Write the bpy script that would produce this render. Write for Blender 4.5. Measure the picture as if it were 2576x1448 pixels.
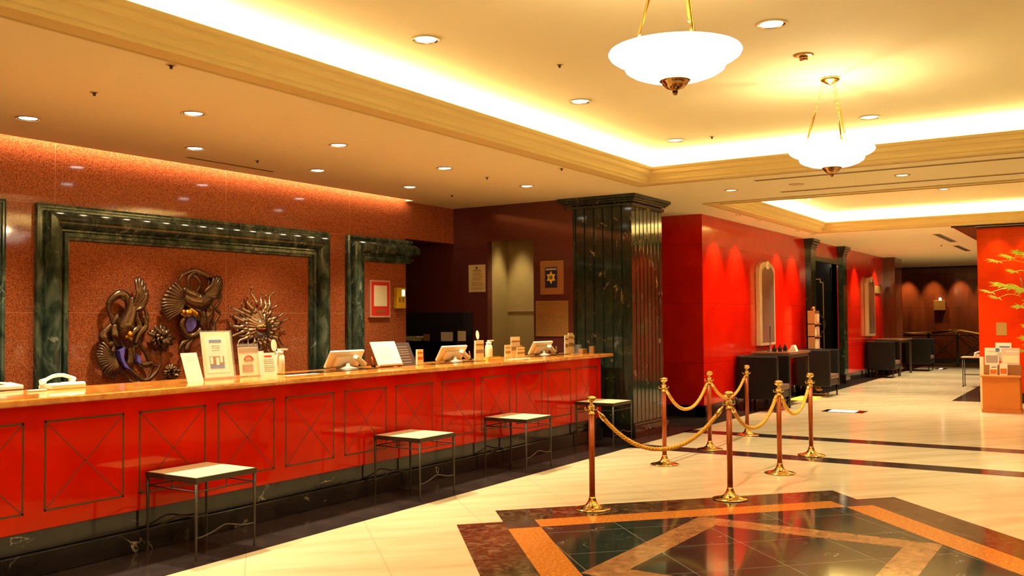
import bpy, bmesh, math, random
from math import sin, cos, pi, radians, sqrt, atan2
from mathutils import Vector, Matrix
random.seed(7)
for o in list(bpy.data.objects): bpy.data.objects.remove(o)
SC = bpy.context.scene
COL = SC.collection

# ------------------------------------------------------------------ camera
cd = bpy.data.cameras.new('camera'); cam = bpy.data.objects.new('camera', cd); COL.objects.link(cam)
cd.sensor_width = 36; cd.lens = 2355.5/2576*36; cd.clip_start = .05; cd.clip_end = 200
YAW, PITCH, ROLL = radians(32.747), radians(1.8554), radians(-.41815)
_f = Vector((cos(YAW)*cos(PITCH), sin(YAW)*cos(PITCH), sin(PITCH)))
_r = Vector((sin(YAW), -cos(YAW), 0)); _u = _r.cross(_f)
r2 = _r*cos(ROLL)+_u*sin(ROLL); u2 = -_r*sin(ROLL)+_u*cos(ROLL)
M = Matrix((r2, u2, -_f)).transposed().to_4x4(); M.translation = (0, 0, 1.55)
cam.matrix_world = M
SC.camera = cam

# ------------------------------------------------------------------ world, exposure
w = bpy.data.worlds.new('world'); SC.world = w; w.use_nodes = True
w.node_tree.nodes['Background'].inputs[0].default_value = (1, .75, .45, 1)
w.node_tree.nodes['Background'].inputs[1].default_value = .05
vs = SC.view_settings; vs.view_transform = 'Standard'; vs.look = 'None'; vs.gamma = 1; vs.use_curve_mapping = False
vs.exposure = 1.08
SC.cycles.caustics_reflective = False; SC.cycles.caustics_refractive = False
WARM = (1, .86, .54)
COVEC = (1, .90, .47)
DOWN_W = 165      # downlight spot power
COVE_W = 9.5       # cove tube power per metre
WASH_W = 120

def spot(name, loc, target, power, angle=70, blend=.6, color=WARM, size=.05, parent=None):
    l = bpy.data.lights.new(name, 'SPOT'); l.energy = power; l.spot_size = radians(angle); l.spot_blend = blend
    l.color = color; l.shadow_soft_size = size
    o = bpy.data.objects.new(name, l); COL.objects.link(o)
    loc = Vector(loc); d = Vector(target)-loc
    o.location = loc; o.rotation_euler = d.to_track_quat('-Z', 'Y').to_euler()
    if parent: o.parent = parent; o.location = loc-parent.location
    return o
def area(name, loc, target, sx, sy, power, color=COVEC):
    l = bpy.data.lights.new(name, 'AREA'); l.shape = 'RECTANGLE'; l.size = sx; l.size_y = sy; l.energy = power; l.color = color
    o = bpy.data.objects.new(name, l); COL.objects.link(o)
    loc = Vector(loc); d = Vector(target)-loc
    o.location = loc
    o.rotation_euler = d.to_track_quat('-Z', 'Y').to_euler()
    return o
def point(name, loc, power, size=.05, color=WARM):
    l = bpy.data.lights.new(name, 'POINT'); l.energy = power; l.color = color; l.shadow_soft_size = size
    o = bpy.data.objects.new(name, l); COL.objects.link(o); o.location = loc
    return o
# big cove tubes: run along an axis, shine up
def cove(x0, x1, y0, y1, z, k=1.0):
    """tubes of light round a rectangular tray, inset in the trough behind the lip"""
    L = x1-x0; n = max(1, round(L/2.26)); s = L/n
    for yy in (y0, y1):
        for i in range(n):
            a = area('cove_tube', (x0+s*(i+.5), yy, z), (x0+s*(i+.5), yy, z+1), s*1.04, .04, COVE_W*s*k)
    L = y1-y0; n = max(1, round(L/2.2)); s = L/n
    for xx in (x0, x1):
        for i in range(n):
            a = area('cove_tube', (xx, y0+s*(i+.5), z), (xx, y0+s*(i+.5), z+1), .04, s*1.04, COVE_W*s*k)
cove(-1.5, 10.42, -.95, 4.80, 3.325)
cove(12.5, 18.3, -.95, 4.80, 3.325)
# slot light grazing the granite wall behind the desk
for i in range(5):
    area('slot_tube', (1.0+1.78*(i+.5), 7.90, 3.285), (1.0+1.78*(i+.5), 8.08, 3.07), 1.76, .03, 5, (1, .74, .48))
for i in range(24):     # row of small bulbs in the same slot
    point('slot_bulb', (4.1+.245*i, 8.0, 3.235), .8, .03, (1, .78, .5))

# ------------------------------------------------------------------ materials
def new_mat(name):
    m = bpy.data.materials.new(name); m.use_nodes = True
    return m, m.node_tree, m.node_tree.nodes['Principled BSDF']
def flat(name, c, rough=.5, metal=0, coat=0, emit=None, es=0, bump=0, bscale=60, alpha=None, trans=0, vary=0, vscale=8):
    m, t, b = new_mat(name)
    b.inputs['Base Color'].default_value = (*c, 1); b.inputs['Roughness'].default_value = rough
    b.inputs['Metallic'].default_value = metal; b.inputs['Coat Weight'].default_value = coat; b.inputs['Coat Roughness'].default_value = .05
    if alpha: b.inputs['Alpha'].default_value = alpha
    if trans: b.inputs['Transmission Weight'].default_value = trans; b.inputs['IOR'].default_value = 1.45
    if emit: b.inputs['Emission Color'].default_value = (*emit, 1); b.inputs['Emission Strength'].default_value = es
    tc = t.nodes.new('ShaderNodeTexCoord')
    nz = t.nodes.new('ShaderNodeTexNoise'); nz.inputs['Scale'].default_value = vscale; nz.inputs['Detail'].default_value = 4
    t.links.new(tc.outputs['Object'], nz.inputs['Vector'])
    mx = t.nodes.new('ShaderNodeMix'); mx.data_type = 'RGBA'
    v = vary or .06
    mx.inputs[6].default_value = (*[x*(1-v) for x in c], 1); mx.inputs[7].default_value = (*[min(1, x*(1+v)) for x in c], 1)
    t.links.new(nz.outputs['Fac'], mx.inputs[0]); t.links.new(mx.outputs[2], b.inputs['Base Color'])
    if bump:
        n2 = t.nodes.new('ShaderNodeTexNoise'); n2.inputs['Scale'].default_value = bscale
        t.links.new(tc.outputs['Object'], n2.inputs['Vector'])
        bp = t.nodes.new('ShaderNodeBump'); bp.inputs['Strength'].default_value = bump; bp.inputs['Distance'].default_value = .01
        t.links.new(n2.outputs['Fac'], bp.inputs['Height']); t.links.new(bp.outputs['Normal'], b.inputs['Normal'])
    return m
def stone(name, stops, scale=6, detail=8, dist=.5, rough=.1, vein=None, vscale=2.0, vwidth=.02, vmask=.5, stretch=(1, 1, 1), rot=0,
          joints=None, jcol=(.1, .08, .05), spec=.5, coat=0, vdist=1.5, tint=None, bump=0):
    """stops: list of (pos, colour). vein: colour. joints: (w,h,offx,offy,plane,rotdeg)"""
    m, t, b = new_mat(name)
    N = t.nodes.new; LK = t.links.new
    b.inputs['Roughness'].default_value = rough; b.inputs['Specular IOR Level'].default_value = spec
    b.inputs['Coat Weight'].default_value = coat; b.inputs['Coat Roughness'].default_value = .03
    if tint: b.inputs['Specular Tint'].default_value = (*tint, 1)
    g = N('ShaderNodeNewGeometry')
    mp = N('ShaderNodeMapping'); mp.inputs['Scale'].default_value = stretch; mp.inputs['Rotation'].default_value = (0, 0, rot)
    if rot: mp.vector_type = 'TEXTURE'; mp.inputs['Scale'].default_value = [1/k for k in stretch]
    LK(g.outputs['Position'], mp.inputs['Vector'])
    nz = N('ShaderNodeTexNoise'); nz.inputs['Scale'].default_value = scale; nz.inputs['Detail'].default_value = detail
    nz.inputs['Distortion'].default_value = dist; nz.inputs['Roughness'].default_value = .6
    LK(mp.outputs['Vector'], nz.inputs['Vector'])
    cr = N('ShaderNodeValToRGB'); e = cr.color_ramp.elements
    e[0].position = stops[0][0]; e[0].color = (*stops[0][1], 1); e[1].position = stops[-1][0]; e[1].color = (*stops[-1][1], 1)
    for p, c in stops[1:-1]:
        k = e.new(p); k.color = (*c, 1)
    LK(nz.outputs['Fac'], cr.inputs['Fac'])
    out = cr.outputs['Color']
    if vein:
        n1 = N('ShaderNodeTexNoise'); n1.inputs['Scale'].default_value = vscale; n1.inputs['Detail'].default_value = 5; n1.inputs['Distortion'].default_value = vdist
        LK(mp.outputs['Vector'], n1.inputs['Vector'])
        s1 = N('ShaderNodeMath'); s1.operation = 'SUBTRACT'; s1.inputs[1].default_value = .5; LK(n1.outputs['Fac'], s1.inputs[0])
        s2 = N('ShaderNodeMath'); s2.operation = 'ABSOLUTE'; LK(s1.outputs[0], s2.inputs[0])
        mr = N('ShaderNodeMapRange'); mr.inputs[1].default_value = 0; mr.inputs[2].default_value = vwidth; mr.inputs[3].default_value = 1; mr.inputs[4].default_value = 0
        LK(s2.outputs[0], mr.inputs[0])
        n2 = N('ShaderNodeTexNoise'); n2.inputs['Scale'].default_value = vscale*2.3; n2.inputs['Detail'].default_value = 3
        LK(g.outputs['Position'], n2.inputs['Vector'])
        m2 = N('ShaderNodeMapRange'); m2.inputs[1].default_value = vmask; m2.inputs[2].default_value = vmask+.15
        LK(n2.outputs['Fac'], m2.inputs[0])
        mu = N('ShaderNodeMath'); mu.operation = 'MULTIPLY'; LK(mr.outputs[0], mu.inputs[0]); LK(m2.outputs[0], mu.inputs[1])
        mx = N('ShaderNodeMix'); mx.data_type = 'RGBA'; LK(mu.outputs[0], mx.inputs[0]); LK(out, mx.inputs[6]); mx.inputs[7].default_value = (*vein, 1)
        out = mx.outputs[2]
    if joints:
        jw, jh, ox, oy, plane, rd = joints
        src = g.outputs['Position']
        if plane != 'xy':
            sp = N('ShaderNodeSeparateXYZ'); LK(src, sp.inputs[0]); cb = N('ShaderNodeCombineXYZ')
            LK(sp.outputs['XYZ'.index(plane[0].upper())], cb.inputs[0]); LK(sp.outputs['XYZ'.index(plane[1].upper())], cb.inputs[1]); src = cb.outputs[0]
        m3 = N('ShaderNodeMapping'); m3.inputs['Location'].default_value = (ox, oy, 0); m3.inputs['Rotation'].default_value = (0, 0, radians(rd))
        LK(src, m3.inputs['Vector'])
        br = N('ShaderNodeTexBrick'); br.offset = 0; br.inputs['Scale'].default_value = 1; br.inputs['Brick Width'].default_value = jw; br.inputs['Row Height'].default_value = jh
        br.inputs['Mortar Size'].default_value = .0022; br.inputs['Mortar Smooth'].default_value = .1
        br.inputs['Color1'].default_value = (0, 0, 0, 1); br.inputs['Color2'].default_value = (0, 0, 0, 1); br.inputs['Mortar'].default_value = (1, 1, 1, 1)
        LK(m3.outputs[0], br.inputs['Vector'])
        mx = N('ShaderNodeMix'); mx.data_type = 'RGBA'; LK(br.outputs['Color'], mx.inputs[0]); LK(out, mx.inputs[6]); mx.inputs[7].default_value = (*jcol, 1)
        out = mx.outputs[2]
    LK(out, b.inputs['Base Color'])
    return m

GRANITE = stone('red_granite', [(.32, (.16, .032, .012)), (.5, (.37, .088, .028)), (.68, (.52, .17, .06))], scale=85, detail=2, dist=0, rough=.06, joints=(1.95, .98, .96, 1.31, 'xz', 0), jcol=(.55, .25, .12))
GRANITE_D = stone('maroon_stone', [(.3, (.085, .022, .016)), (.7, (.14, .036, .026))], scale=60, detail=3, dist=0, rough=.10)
GREEN = stone('green_marble', [(.32, (.010, .022, .016)), (.5, (.035, .06, .042)), (.7, (.15, .19, .13))], scale=7, detail=10, dist=.8, rough=.10, vein=(.30, .34, .24), vscale=3, vwidth=.015, stretch=(1, 1, .5))
BLACKG = stone('dark_green_column_marble', [(.3, (.010, .018, .013)), (.6, (.025, .038, .026)), (.8, (.08, .10, .065))], scale=6, detail=8, dist=1, rough=.07, vein=(.55, .42, .26), vscale=2.6, vwidth=.012, vmask=.56, stretch=(1, 1, .45))
BLACK = stone('black_marble', [(.3, (.010, .008, .008)), (.7, (.022, .017, .016))], scale=4, rough=.12, spec=.35, vein=(.6, .5, .42), vscale=1.3, vwidth=.005, vmask=.6)
BLACKF = stone('black_floor_marble', [(.3, (.022, .014, .014)), (.7, (.045, .030, .028))], scale=4, rough=.12, vein=(.4, .3, .25), vscale=1.1, vwidth=.003, vmask=.62)
RED = stone('red_lacquer', [(.3, (.46, .004, .0006)), (.7, (.55, .008, .001))], scale=3, detail=2, dist=.3, rough=.06, coat=0, spec=.40, tint=(1, .6, .2), stretch=(1, 1, .6))
REDW = stone('red_wall_panels', [(.3, (.50, .005, .001)), (.7, (.58, .009, .0012))], scale=3, detail=2, dist=.3, rough=.14, coat=.12, tint=(1, .6, .2), joints=(40, .93, 0, .10, 'xz', 0), jcol=(.14, .01, .0))
REDY = stone('red_wall_panels_cross', [(.3, (.55, .006, .001)), (.7, (.64, .012, .0015))], scale=3, detail=2, dist=.3, rough=.16, coat=.4, joints=(40, .93, 0, .10, 'yz', 0), jcol=(.14, .01, .0))
ORANGEW = stone('orange_wood_panels', [(.3, (.52, .018, .001)), (.7, (.62, .030, .0015))], scale=3, detail=2, dist=.3, rough=.25, coat=0, spec=.3, tint=(1, .6, .2), joints=(40, 1.02, 0, .10, 'yz', 0), jcol=(.25, .03, .0))
DARKWOOD = stone('dark_wood_panels', [(.3, (.09, .022, .009)), (.7, (.17, .045, .016))], scale=3, detail=4, dist=1, rough=.12, coat=.4, stretch=(1, 1, .2), joints=(1.3, 1.1, .2, .4, 'yz', 0), jcol=(.02, .006, .003))
TOPSTONE = stone('orange_marble', [(.3, (.42, .12, .014)), (.5, (.54, .18, .025)), (.75, (.64, .29, .06))], scale=9, detail=6, dist=.8, rough=.12, vein=(.95, .75, .40), vscale=1.2, vwidth=.006, vmask=.5, coat=.3)
CREAM = stone('cream_marble', [(.3, (.60, .46, .27)), (.5, (.72, .58, .36)), (.75, (.80, .67, .44))], scale=2.4, detail=6, dist=.15, rough=.11, stretch=(.28, 1.9, 1), rot=radians(-42.7), joints=(.86, .86, .1, .2, 'xy', 42.3), jcol=(.50, .36, .20), spec=.5)
BROWNG = stone('brown_emperador', [(.35, (.022, .011, .005)), (.5, (.058, .030, .014)), (.66, (.18, .105, .058))], scale=13, detail=6, dist=1.2, rough=.10)
ORANGEG = stone('orange_granite', [(.3, (.42, .12, .02)), (.55, (.60, .20, .03)), (.75, (.72, .33, .08))], scale=50, detail=3, dist=.2, rough=.10)
GREENF = stone('green_floor_marble', [(.3, (.012, .018, .014)), (.6, (.022, .030, .024)), (.8, (.05, .06, .05))], scale=5, detail=8, dist=1, rough=.08, vein=(.28, .30, .24), vscale=1.8, vwidth=.008, vmask=.5, joints=(.62, .62, .1, .25, 'xy', 44), jcol=(.30, .26, .20))
SANDG = stone('sand_brown_band', [(.3, (.20, .085, .03)), (.55, (.34, .16, .06)), (.75, (.46, .25, .11))], scale=10, detail=6, dist=1.2, rough=.10)
DKSQ = stone('charcoal_square', [(.3, (.035, .026, .026)), (.7, (.06, .045, .04))], scale=20, rough=.1)
PAINT = flat('cream_ceiling_paint', (.80, .70, .46), .8, vary=.015)
TRIMP = flat('molding_paint', (.66, .49, .20), .6, vary=.01)
BEIGE = flat('beige_wall_paint', (.62, .42, .22), .7)
KHAKI = flat('khaki_wall', (.36, .26, .10), .8)
BLK = flat('black_lacquer', (.008, .008, .009), .15)
MATBLK = flat('matt_black', (.01, .01, .01), .7)
BRONZE = flat('dark_bronze', (.045, .032, .020), .45, .4)
SCULPT = flat('sculpture_bronze', (.17, .10, .055), .22, .9, bump=.35, bscale=35, vary=.3, vscale=12)
SILVER = flat('polished_bronze_silver', (.62, .48, .34), .14, 1, vary=.25, vscale=10)
GOLD = flat('gold_patina', (.85, .45, .06), .2, 1)
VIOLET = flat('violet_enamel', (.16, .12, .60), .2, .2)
BRASS = flat('polished_brass', (.86, .60, .20), .10, 1)
DBRASS = flat('dark_brass_finial', (.45, .25, .10), .12, 1)
COPPER = flat('copper_tube', (.40, .075, .012), .30, .35)
ROPE = flat('gold_rope', (.80, .40, .035), .6)
LINE = flat('inlay_dark_metal', (.10, .045, .018), .4, .4)
INK = flat('ink', (.10, .06, .04), .8)
SEAT = flat('cream_stool_top', (.80, .62, .38), .35)
LEATHER = flat('black_leather', (.005, .005, .005), .42)
LEATHER.node_tree.nodes['Principled BSDF'].inputs['Specular IOR Level'].default_value = .25
CUSH = flat('brown_cushion', (.12, .06, .04), .5)
TABW = flat('walnut_table', (.20, .10, .045), .22, coat=.4)
PLASTIC = flat('cream_plastic', (.80, .72, .55), .35)
PAPER = flat('paper_white', (.82, .74, .62), .7)
PAPERY = flat('paper_cream', (.78, .66, .42), .7)
GREYP = flat('grey_plastic', (.40, .36, .30), .4)
ACRYL = flat('clear_acrylic', (.95, .93, .88), .05, alpha=.10)
ORANGEB = flat('orange_cabinet', (.60, .16, .012), .4)
REDP = flat('red_paper', (.66, .02, .01), .6)
BLUEP = flat('blue_ink', (.12, .2, .42), .6)
BROWNP = flat('brown_print', (.30, .15, .05), .6)
GREENP = flat('green_ink', (.10, .30, .12), .6)
NAVY = flat('navy', (.01, .012, .05), .4)
YELP = flat('yellow_emblem', (.85, .60, .04), .4)
WOODF = flat('wood_frame', (.34, .15, .045), .35)
BRASSP = flat('brass_plaque', (.46, .26, .07), .34, .55)
YELLOW = flat('yellow_plastic', (.80, .52, .02), .35)
MIRROR = flat('silver_mirror', (.80, .74, .58), .22, .9)
MIRF = flat('mirror_frame_silver', (.78, .66, .40), .38, .6)
GRILLE = flat('dark_vent', (.05, .035, .02), .7)
CHROME = flat('chrome_reflector', (.85, .80, .70), .08, 1)
LAMP = flat('lamp_glow', (1, .9, .7), .5, emit=(1, .95, .85), es=8)
LAMPD = flat('lamp_glow_dim', (1, .9, .7), .5, emit=(1, .93, .80), es=2.2)
BOWL = flat('alabaster_glass', (.95, .9, .8), .25, emit=(1, .90, .70), es=1.8)
CYAN = flat('cyan_reflection_glow', (.6, .9, .95), .2, emit=(.55, .95, 1), es=1.4)  # glow imitates a cyan reflection, not a lamp
LEAF = flat('palm_leaf', (.50, .60, .05), .45, vary=.3)
STEM = flat('palm_stem', (.10, .07, .03), .7)
PLANTER = flat('planter_black', (.012, .012, .012), .3)
YELF = flat('yellow_mat', (.70, .52, .06), .6)

# ------------------------------------------------------------------ mesh helpers
class MB:
    def __init__(s): s.v = []; s.f = []; s.m = []; s.sm = []; s.cur = 0; s.T = None
    def addv(s, p):
        p = Vector(p)
        if s.T: p = s.T @ p
        s.v.append(p); return len(s.v)-1
    def face(s, idx, smooth=False): s.f.append(tuple(idx)); s.m.append(s.cur); s.sm.append(smooth)
    def box(s, x0, x1, y0, y1, z0, z1):
        i = [s.addv(p) for p in ((x0, y0, z0), (x1, y0, z0), (x1, y1, z0), (x0, y1, z0), (x0, y0, z1), (x1, y0, z1), (x1, y1, z1), (x0, y1, z1))]
        for q in ((3, 2, 1, 0), (4, 5, 6, 7), (0, 1, 5, 4), (1, 2, 6, 5), (2, 3, 7, 6), (3, 0, 4, 7)): s.face([i[k] for k in q])
        return s
    def quad(s, *p):
        s.face([s.addv(q) for q in p]); return s
    def prism(s, poly, a0, a1, plane='xy'):
        """poly: ccw 2D points; extruded from a0 to a1 along the third axis"""
        def mk(p, a):
            return {'xy': (p[0], p[1], a), 'xz': (p[0], a, p[1]), 'yz': (a, p[0], p[1])}[plane]
        A = [s.addv(mk(p, a0)) for p in poly]; B = [s.addv(mk(p, a1)) for p in poly]; n = len(poly)
        s.face(A[::-1]); s.face(B)
        for k in range(n): s.face((A[k], A[(k+1) % n], B[(k+1) % n], B[k]))
        return s
    def lathe(s, prof, c=(0, 0, 0), seg=24, axis='z', smooth=True, sx=1, sy=1, cap=True):
        c = Vector(c); rings = []
        for r, h in prof:
            ring = []
            for k in range(seg):
                a = 2*pi*k/seg; x, y = r*cos(a)*sx, r*sin(a)*sy
                p = {'z': (x, y, h), 'y': (x, h, y), 'x': (h, x, y)}[axis]
                ring.append(s.addv(c+Vector(p)))
            rings.append(ring)
        for a, b in zip(rings, rings[1:]):
            for k in range(seg): s.face((a[k], a[(k+1) % seg], b[(k+1) % seg], b[k]), smooth)
        if cap and prof[0][0] > 1e-6: s.face(rings[0][::-1])
        if cap and prof[-1][0] > 1e-6: s.face(rings[-1])
        return s
    def cyl(s, c, r, h, seg=20, axis='z', r1=None): return s.lathe([(r, 0), (r if r1 is None else r1, h)], c, seg, axis)
    def tube(s, pts, r, seg=8, closed=False, flatten=None):
        """r: number or list; flatten=(axis vector, factor) squashes the section along the vector"""
        P = [Vector(p) for p in pts]; n = len(P); R = r if isinstance(r, (list, tuple)) else [r]*n
        rings = []; up = None
        for i in range(n):
            a = P[(i-1) % n] if (closed or i > 0) else P[i]; b = P[(i+1) % n] if (closed or i < n-1) else P[i]
            t = (b-a).normalized()
            if up is None:
                up = Vector((0, 0, 1)) if abs(t.z) < .9 else Vector((1, 0, 0))
                up = (up-t*up.dot(t)).normalized()
            else: up = (up-t*up.dot(t)).normalized()
            sd = t.cross(up); ring = []
            for k in range(seg):
                an = 2*pi*k/seg; o = (up*cos(an)+sd*sin(an))*R[i]
                if flatten: ax, fc = flatten; o = o-ax*o.dot(ax)*(1-fc)
                ring.append(s.addv(P[i]+o))
            rings.append(ring)
        m = n if closed else n-1
        for i in range(m):
            a, b = rings[i], rings[(i+1) % n]
            for k in range(seg): s.face((a[k], a[(k+1) % seg], b[(k+1) % seg], b[k]), True)
        if not closed: s.face(rings[0][::-1]); s.face(rings[-1])
        return s
    def ball(s, c, r, seg=16, n=10, sx=1, sy=1, sz=1):
        return s.lathe([(max(0, r*sin(pi*i/n)), -r*cos(pi*i/n)*sz) for i in range(n+1)], c, seg, sx=sx, sy=sy)
    def build(s, name, mats, parent=None, bevel=0, world=True):
        me = bpy.data.meshes.new(name)
        off = parent.get('_w') if False else None
        base = Vector((0, 0, 0))
        if parent is not None and world: base = parent.location.copy()
        me.from_pydata([tuple(v-base) for v in s.v], [], s.f)
        if not isinstance(mats, (list, tuple)): mats = [mats]
        for m in mats: me.materials.append(m)
        for p, mi, sm in zip(me.polygons, s.m, s.sm): p.material_index = mi; p.use_smooth = sm
        bm = bmesh.new(); bm.from_mesh(me)
        bmesh.ops.remove_doubles(bm, verts=bm.verts, dist=1e-6)
        bmesh.ops.recalc_face_normals(bm, faces=bm.faces)
        bm.to_mesh(me); bm.free()
        o = bpy.data.objects.new(name, me); COL.objects.link(o)
        if parent is not None: o.parent = parent
        if bevel:
            b = o.modifiers.new('bevel', 'BEVEL'); b.width = bevel; b.segments = 2; b.limit_method = 'ANGLE'; b.angle_limit = radians(50)
        return o
def spline(pts, n=6):
    P = [Vector(p) for p in pts]; out = []
    for i in range(len(P)-1):
        p0 = P[max(i-1, 0)]; p1 = P[i]; p2 = P[i+1]; p3 = P[min(i+2, len(P)-1)]
        for k in range(n):
            t = k/n
            out.append(.5*((2*p1)+(p2-p0)*t+(2*p0-5*p1+4*p2-p3)*t*t+(3*p1-p0-3*p2+p3)*t**3))
    out.append(P[-1]); return out
def thing(name, label, cat, loc=(0, 0, 0), rotz=0, group=None):
    o = bpy.data.objects.new(name, None); COL.objects.link(o); o.empty_display_size = .1
    o.location = loc; o.rotation_euler = (0, 0, rotz); o['label'] = label; o['category'] = cat
    if group: o['group'] = group
    return o
def tag(o, label, cat, group=None):
    o['label'] = label; o['category'] = cat
    if group: o['group'] = group
    return o
def struct(o): o['kind'] = 'structure'; return o
def plab(o, label): o['label'] = label; return o
def dup(root, loc, label=None, rotz=None, group=None):
    def cp(o, par):
        c = o.copy(); COL.objects.link(c)
        if par is not None: c.parent = par
        for ch in o.children: cp(ch, c)
        return c
    r = cp(root, None); r.location = loc
    if rotz is not None: r.rotation_euler = (0, 0, rotz)
    if label: r['label'] = label
    if group: r['group'] = group
    return r
Y1 = Vector((0, 1, 0))
CZ = 3.15    # soffit level
TZ = 3.50    # tray level

# ------------------------------------------------------------------ floor
EPS = .0006
fl = MB()
def slab(b, poly, lvl, mi):
    b.cur = mi; z = lvl*EPS
    b.face([b.addv((p[0], p[1], z)) for p in poly])
slab(fl, [(-6, -6), (36, -6), (36, 13), (-6, 13)], 0, 0)
slab(fl, [(-6, 4.88), (36, 4.95), (36, 13), (-6, 13)], 1, 1)
slab(fl, [(10.18, -6), (10.53, -6), (10.53, 4.95), (10.18, 4.95)], 1, 1)
slab(fl, [(11.9, -6), (12.24, -6), (12.24, 4.95), (11.9, 4.95)], 1, 1)
slab(fl, [(9.0, 4.10), (10.18, 4.10), (10.18, 4.108), (9.0, 4.108)], 1, 1)
slab(fl, [(10.53, 4.13), (11.9, 4.13), (11.9, 4.138), (10.53, 4.138)], 1, 1)
slab(fl, [(18.6, -3), (36, -3), (36, 2.55), (18.6, 2.52)], 1, 1)
# medallion in its own skewed frame
O = Vector((6.322, 4.242)); U = Vector((.735, -.679)); V = Vector((-.745, -.667))
def uv(u, v): p = O+U*u+V*v; return (p.x, p.y)
L = 3.08; bb = .42; oo = .25; w_ = .36; D = bb+oo+2.58+oo+bb
def rect(u0, u1, v0, v1): return [uv(u0, v0), uv(u1, v0), uv(u1, v1), uv(u0, v1)]
slab(fl, rect(0, L, 0, bb), 2, 2); slab(fl, rect(0, L, D-bb, D), 2, 2)
slab(fl, rect(-w_, 0, bb, D-bb), 2, 2); slab(fl, rect(L, L+w_, bb, D-bb), 2, 2)
slab(fl, rect(oo, L-oo, bb, bb+oo), 2, 3); slab(fl, rect(oo, L-oo, D-bb-oo, D-bb), 2, 3)
slab(fl, rect(0, oo, bb+oo, D-bb-oo), 2, 3); slab(fl, rect(L-oo, L, bb+oo, D-bb-oo), 2, 3)
for u in (0, L-oo):
    for v in (bb, D-bb-oo): slab(fl, rect(u, u+oo, v, v+oo), 2, 6)
slab(fl, rect(oo, L-oo, bb+oo, D-bb-oo), 2, 4)
cu, cv, h = L/2, D/2, 1.29
slab(fl, [uv(cu, cv-h), uv(cu+h, cv), uv(cu, cv+h), uv(cu-h, cv)], 3, 5)
h2 = h-.32
slab(fl, [uv(cu, cv-h2), uv(cu+h2, cv), uv(cu, cv+h2), uv(cu-h2, cv)], 4, 4)
struct(fl.build('floor', [CREAM, BLACKF, BROWNG, ORANGEG, GREENF, SANDG, DKSQ]))

# ------------------------------------------------------------------ ceilings
C1 = (-1.3, 10.22, -.75, 4.66); C2 = (12.72, 18.12, -.75, 4.66)
cl = MB()
def rects(b, x0, x1, y0, y1, z0=CZ, z1=CZ+.08): b.box(x0, x1, y0, y1, z0, z1)
rects(cl, -6, 9.9, 4.66, 7.94); rects(cl, 9.9, 27.3, 4.66, 8.08); rects(cl, -6, 1.0, 7.94, 8.08)
rects(cl, 9.9, 12, 8.08, 12)
rects(cl, -6, -1.3, -6, 4.66); rects(cl, 10.22, 12.72, -6, 4.66); rects(cl, 18.12, 36, -6, 4.66); rects(cl, 27.3, 36, 4.66, 8.08)
rects(cl, -1.3, 10.22, -6, -.75); rects(cl, 12.72, 18.12, -6, -.75)
struct(cl.build('ceiling', PAINT))
for (x0, x1, y0, y1) in (C1, C2):
    t = MB(); a = .42
    t.box(x0-a, x1+a, y0-a, y1+a, TZ, TZ+.08)                       # raised tray
    for q in ((x0-a-.03, x0-a, y0-a, y1+a), (x1+a, x1+a+.03, y0-a, y1+a), (x0-a, x1+a, y0-a-.03, y0-a), (x0-a, x1+a, y1+a, y1+a+.03)):
        t.box(*q, CZ+.08, TZ)
    struct(t.build('ceiling', PAINT))
    # crown molding swept round the opening: (inset, height)
    prof = [(-.20, CZ-.003), (-.20, CZ-.012), (-.185, CZ-.012), (-.185, CZ-.002), (-.012, CZ-.002), (-.012, CZ-.014), (.006, CZ-.014), (.012, CZ+.012), (.03, CZ+.018), (.038, CZ+.05), (.06, CZ+.075), (.085, CZ+.085), (.095, CZ+.10), (.10, CZ+.125), (.125, CZ+.135), (.135, CZ+.15), (.14, CZ+.16), (.10, CZ+.16), (-.3, CZ+.13)]
    m = MB(); rings = []
    for (cx, cy, sx, sy) in ((x0, y0, 1, 1), (x1, y0, -1, 1), (x1, y1, -1, -1), (x0, y1, 1, -1)):
        rings.append([m.addv((cx+sx*i, cy+sy*i, z)) for i, z in prof])
    for k in range(4):
        A, B = rings[k], rings[(k+1) % 4]
        for j in range(len(prof)-1): m.face((A[j], B[j], B[j+1], A[j+1]))
    struct(m.build('trim_1' if x0 < 0 else 'trim_2', TRIMP))

# ------------------------------------------------------------------ walls
wl = MB(); wl.box(-6, 9.9, 8.08, 8.30, 0, TZ); wl.box(9.9, 11.0, 8.08, 8.30, 2.64, TZ)
struct(wl.build('wall_left', GRANITE))
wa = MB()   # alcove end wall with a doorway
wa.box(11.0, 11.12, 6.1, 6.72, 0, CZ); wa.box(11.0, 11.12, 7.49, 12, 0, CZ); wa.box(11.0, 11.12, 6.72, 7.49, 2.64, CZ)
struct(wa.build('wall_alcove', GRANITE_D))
wr = MB(); wr.box(11.55, 11.6, 6.4, 7.8, 0, CZ); wr.box(11.12, 11.55, 6.66, 6.70, 0, CZ); wr.box(11.12, 11.55, 7.50, 7.54, 0, CZ)
wr.box(11.54, 11.55, 6.70, 7.50, 1.648, 1.656)
struct(wr.build('wall_recess', KHAKI))
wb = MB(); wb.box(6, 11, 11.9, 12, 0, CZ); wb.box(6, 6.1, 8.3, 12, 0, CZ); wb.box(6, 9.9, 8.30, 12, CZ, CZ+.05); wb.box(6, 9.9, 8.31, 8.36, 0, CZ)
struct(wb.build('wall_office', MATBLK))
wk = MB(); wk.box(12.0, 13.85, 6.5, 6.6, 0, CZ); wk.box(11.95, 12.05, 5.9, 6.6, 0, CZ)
struct(wk.build('wall_passage', GRANITE_D))
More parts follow.
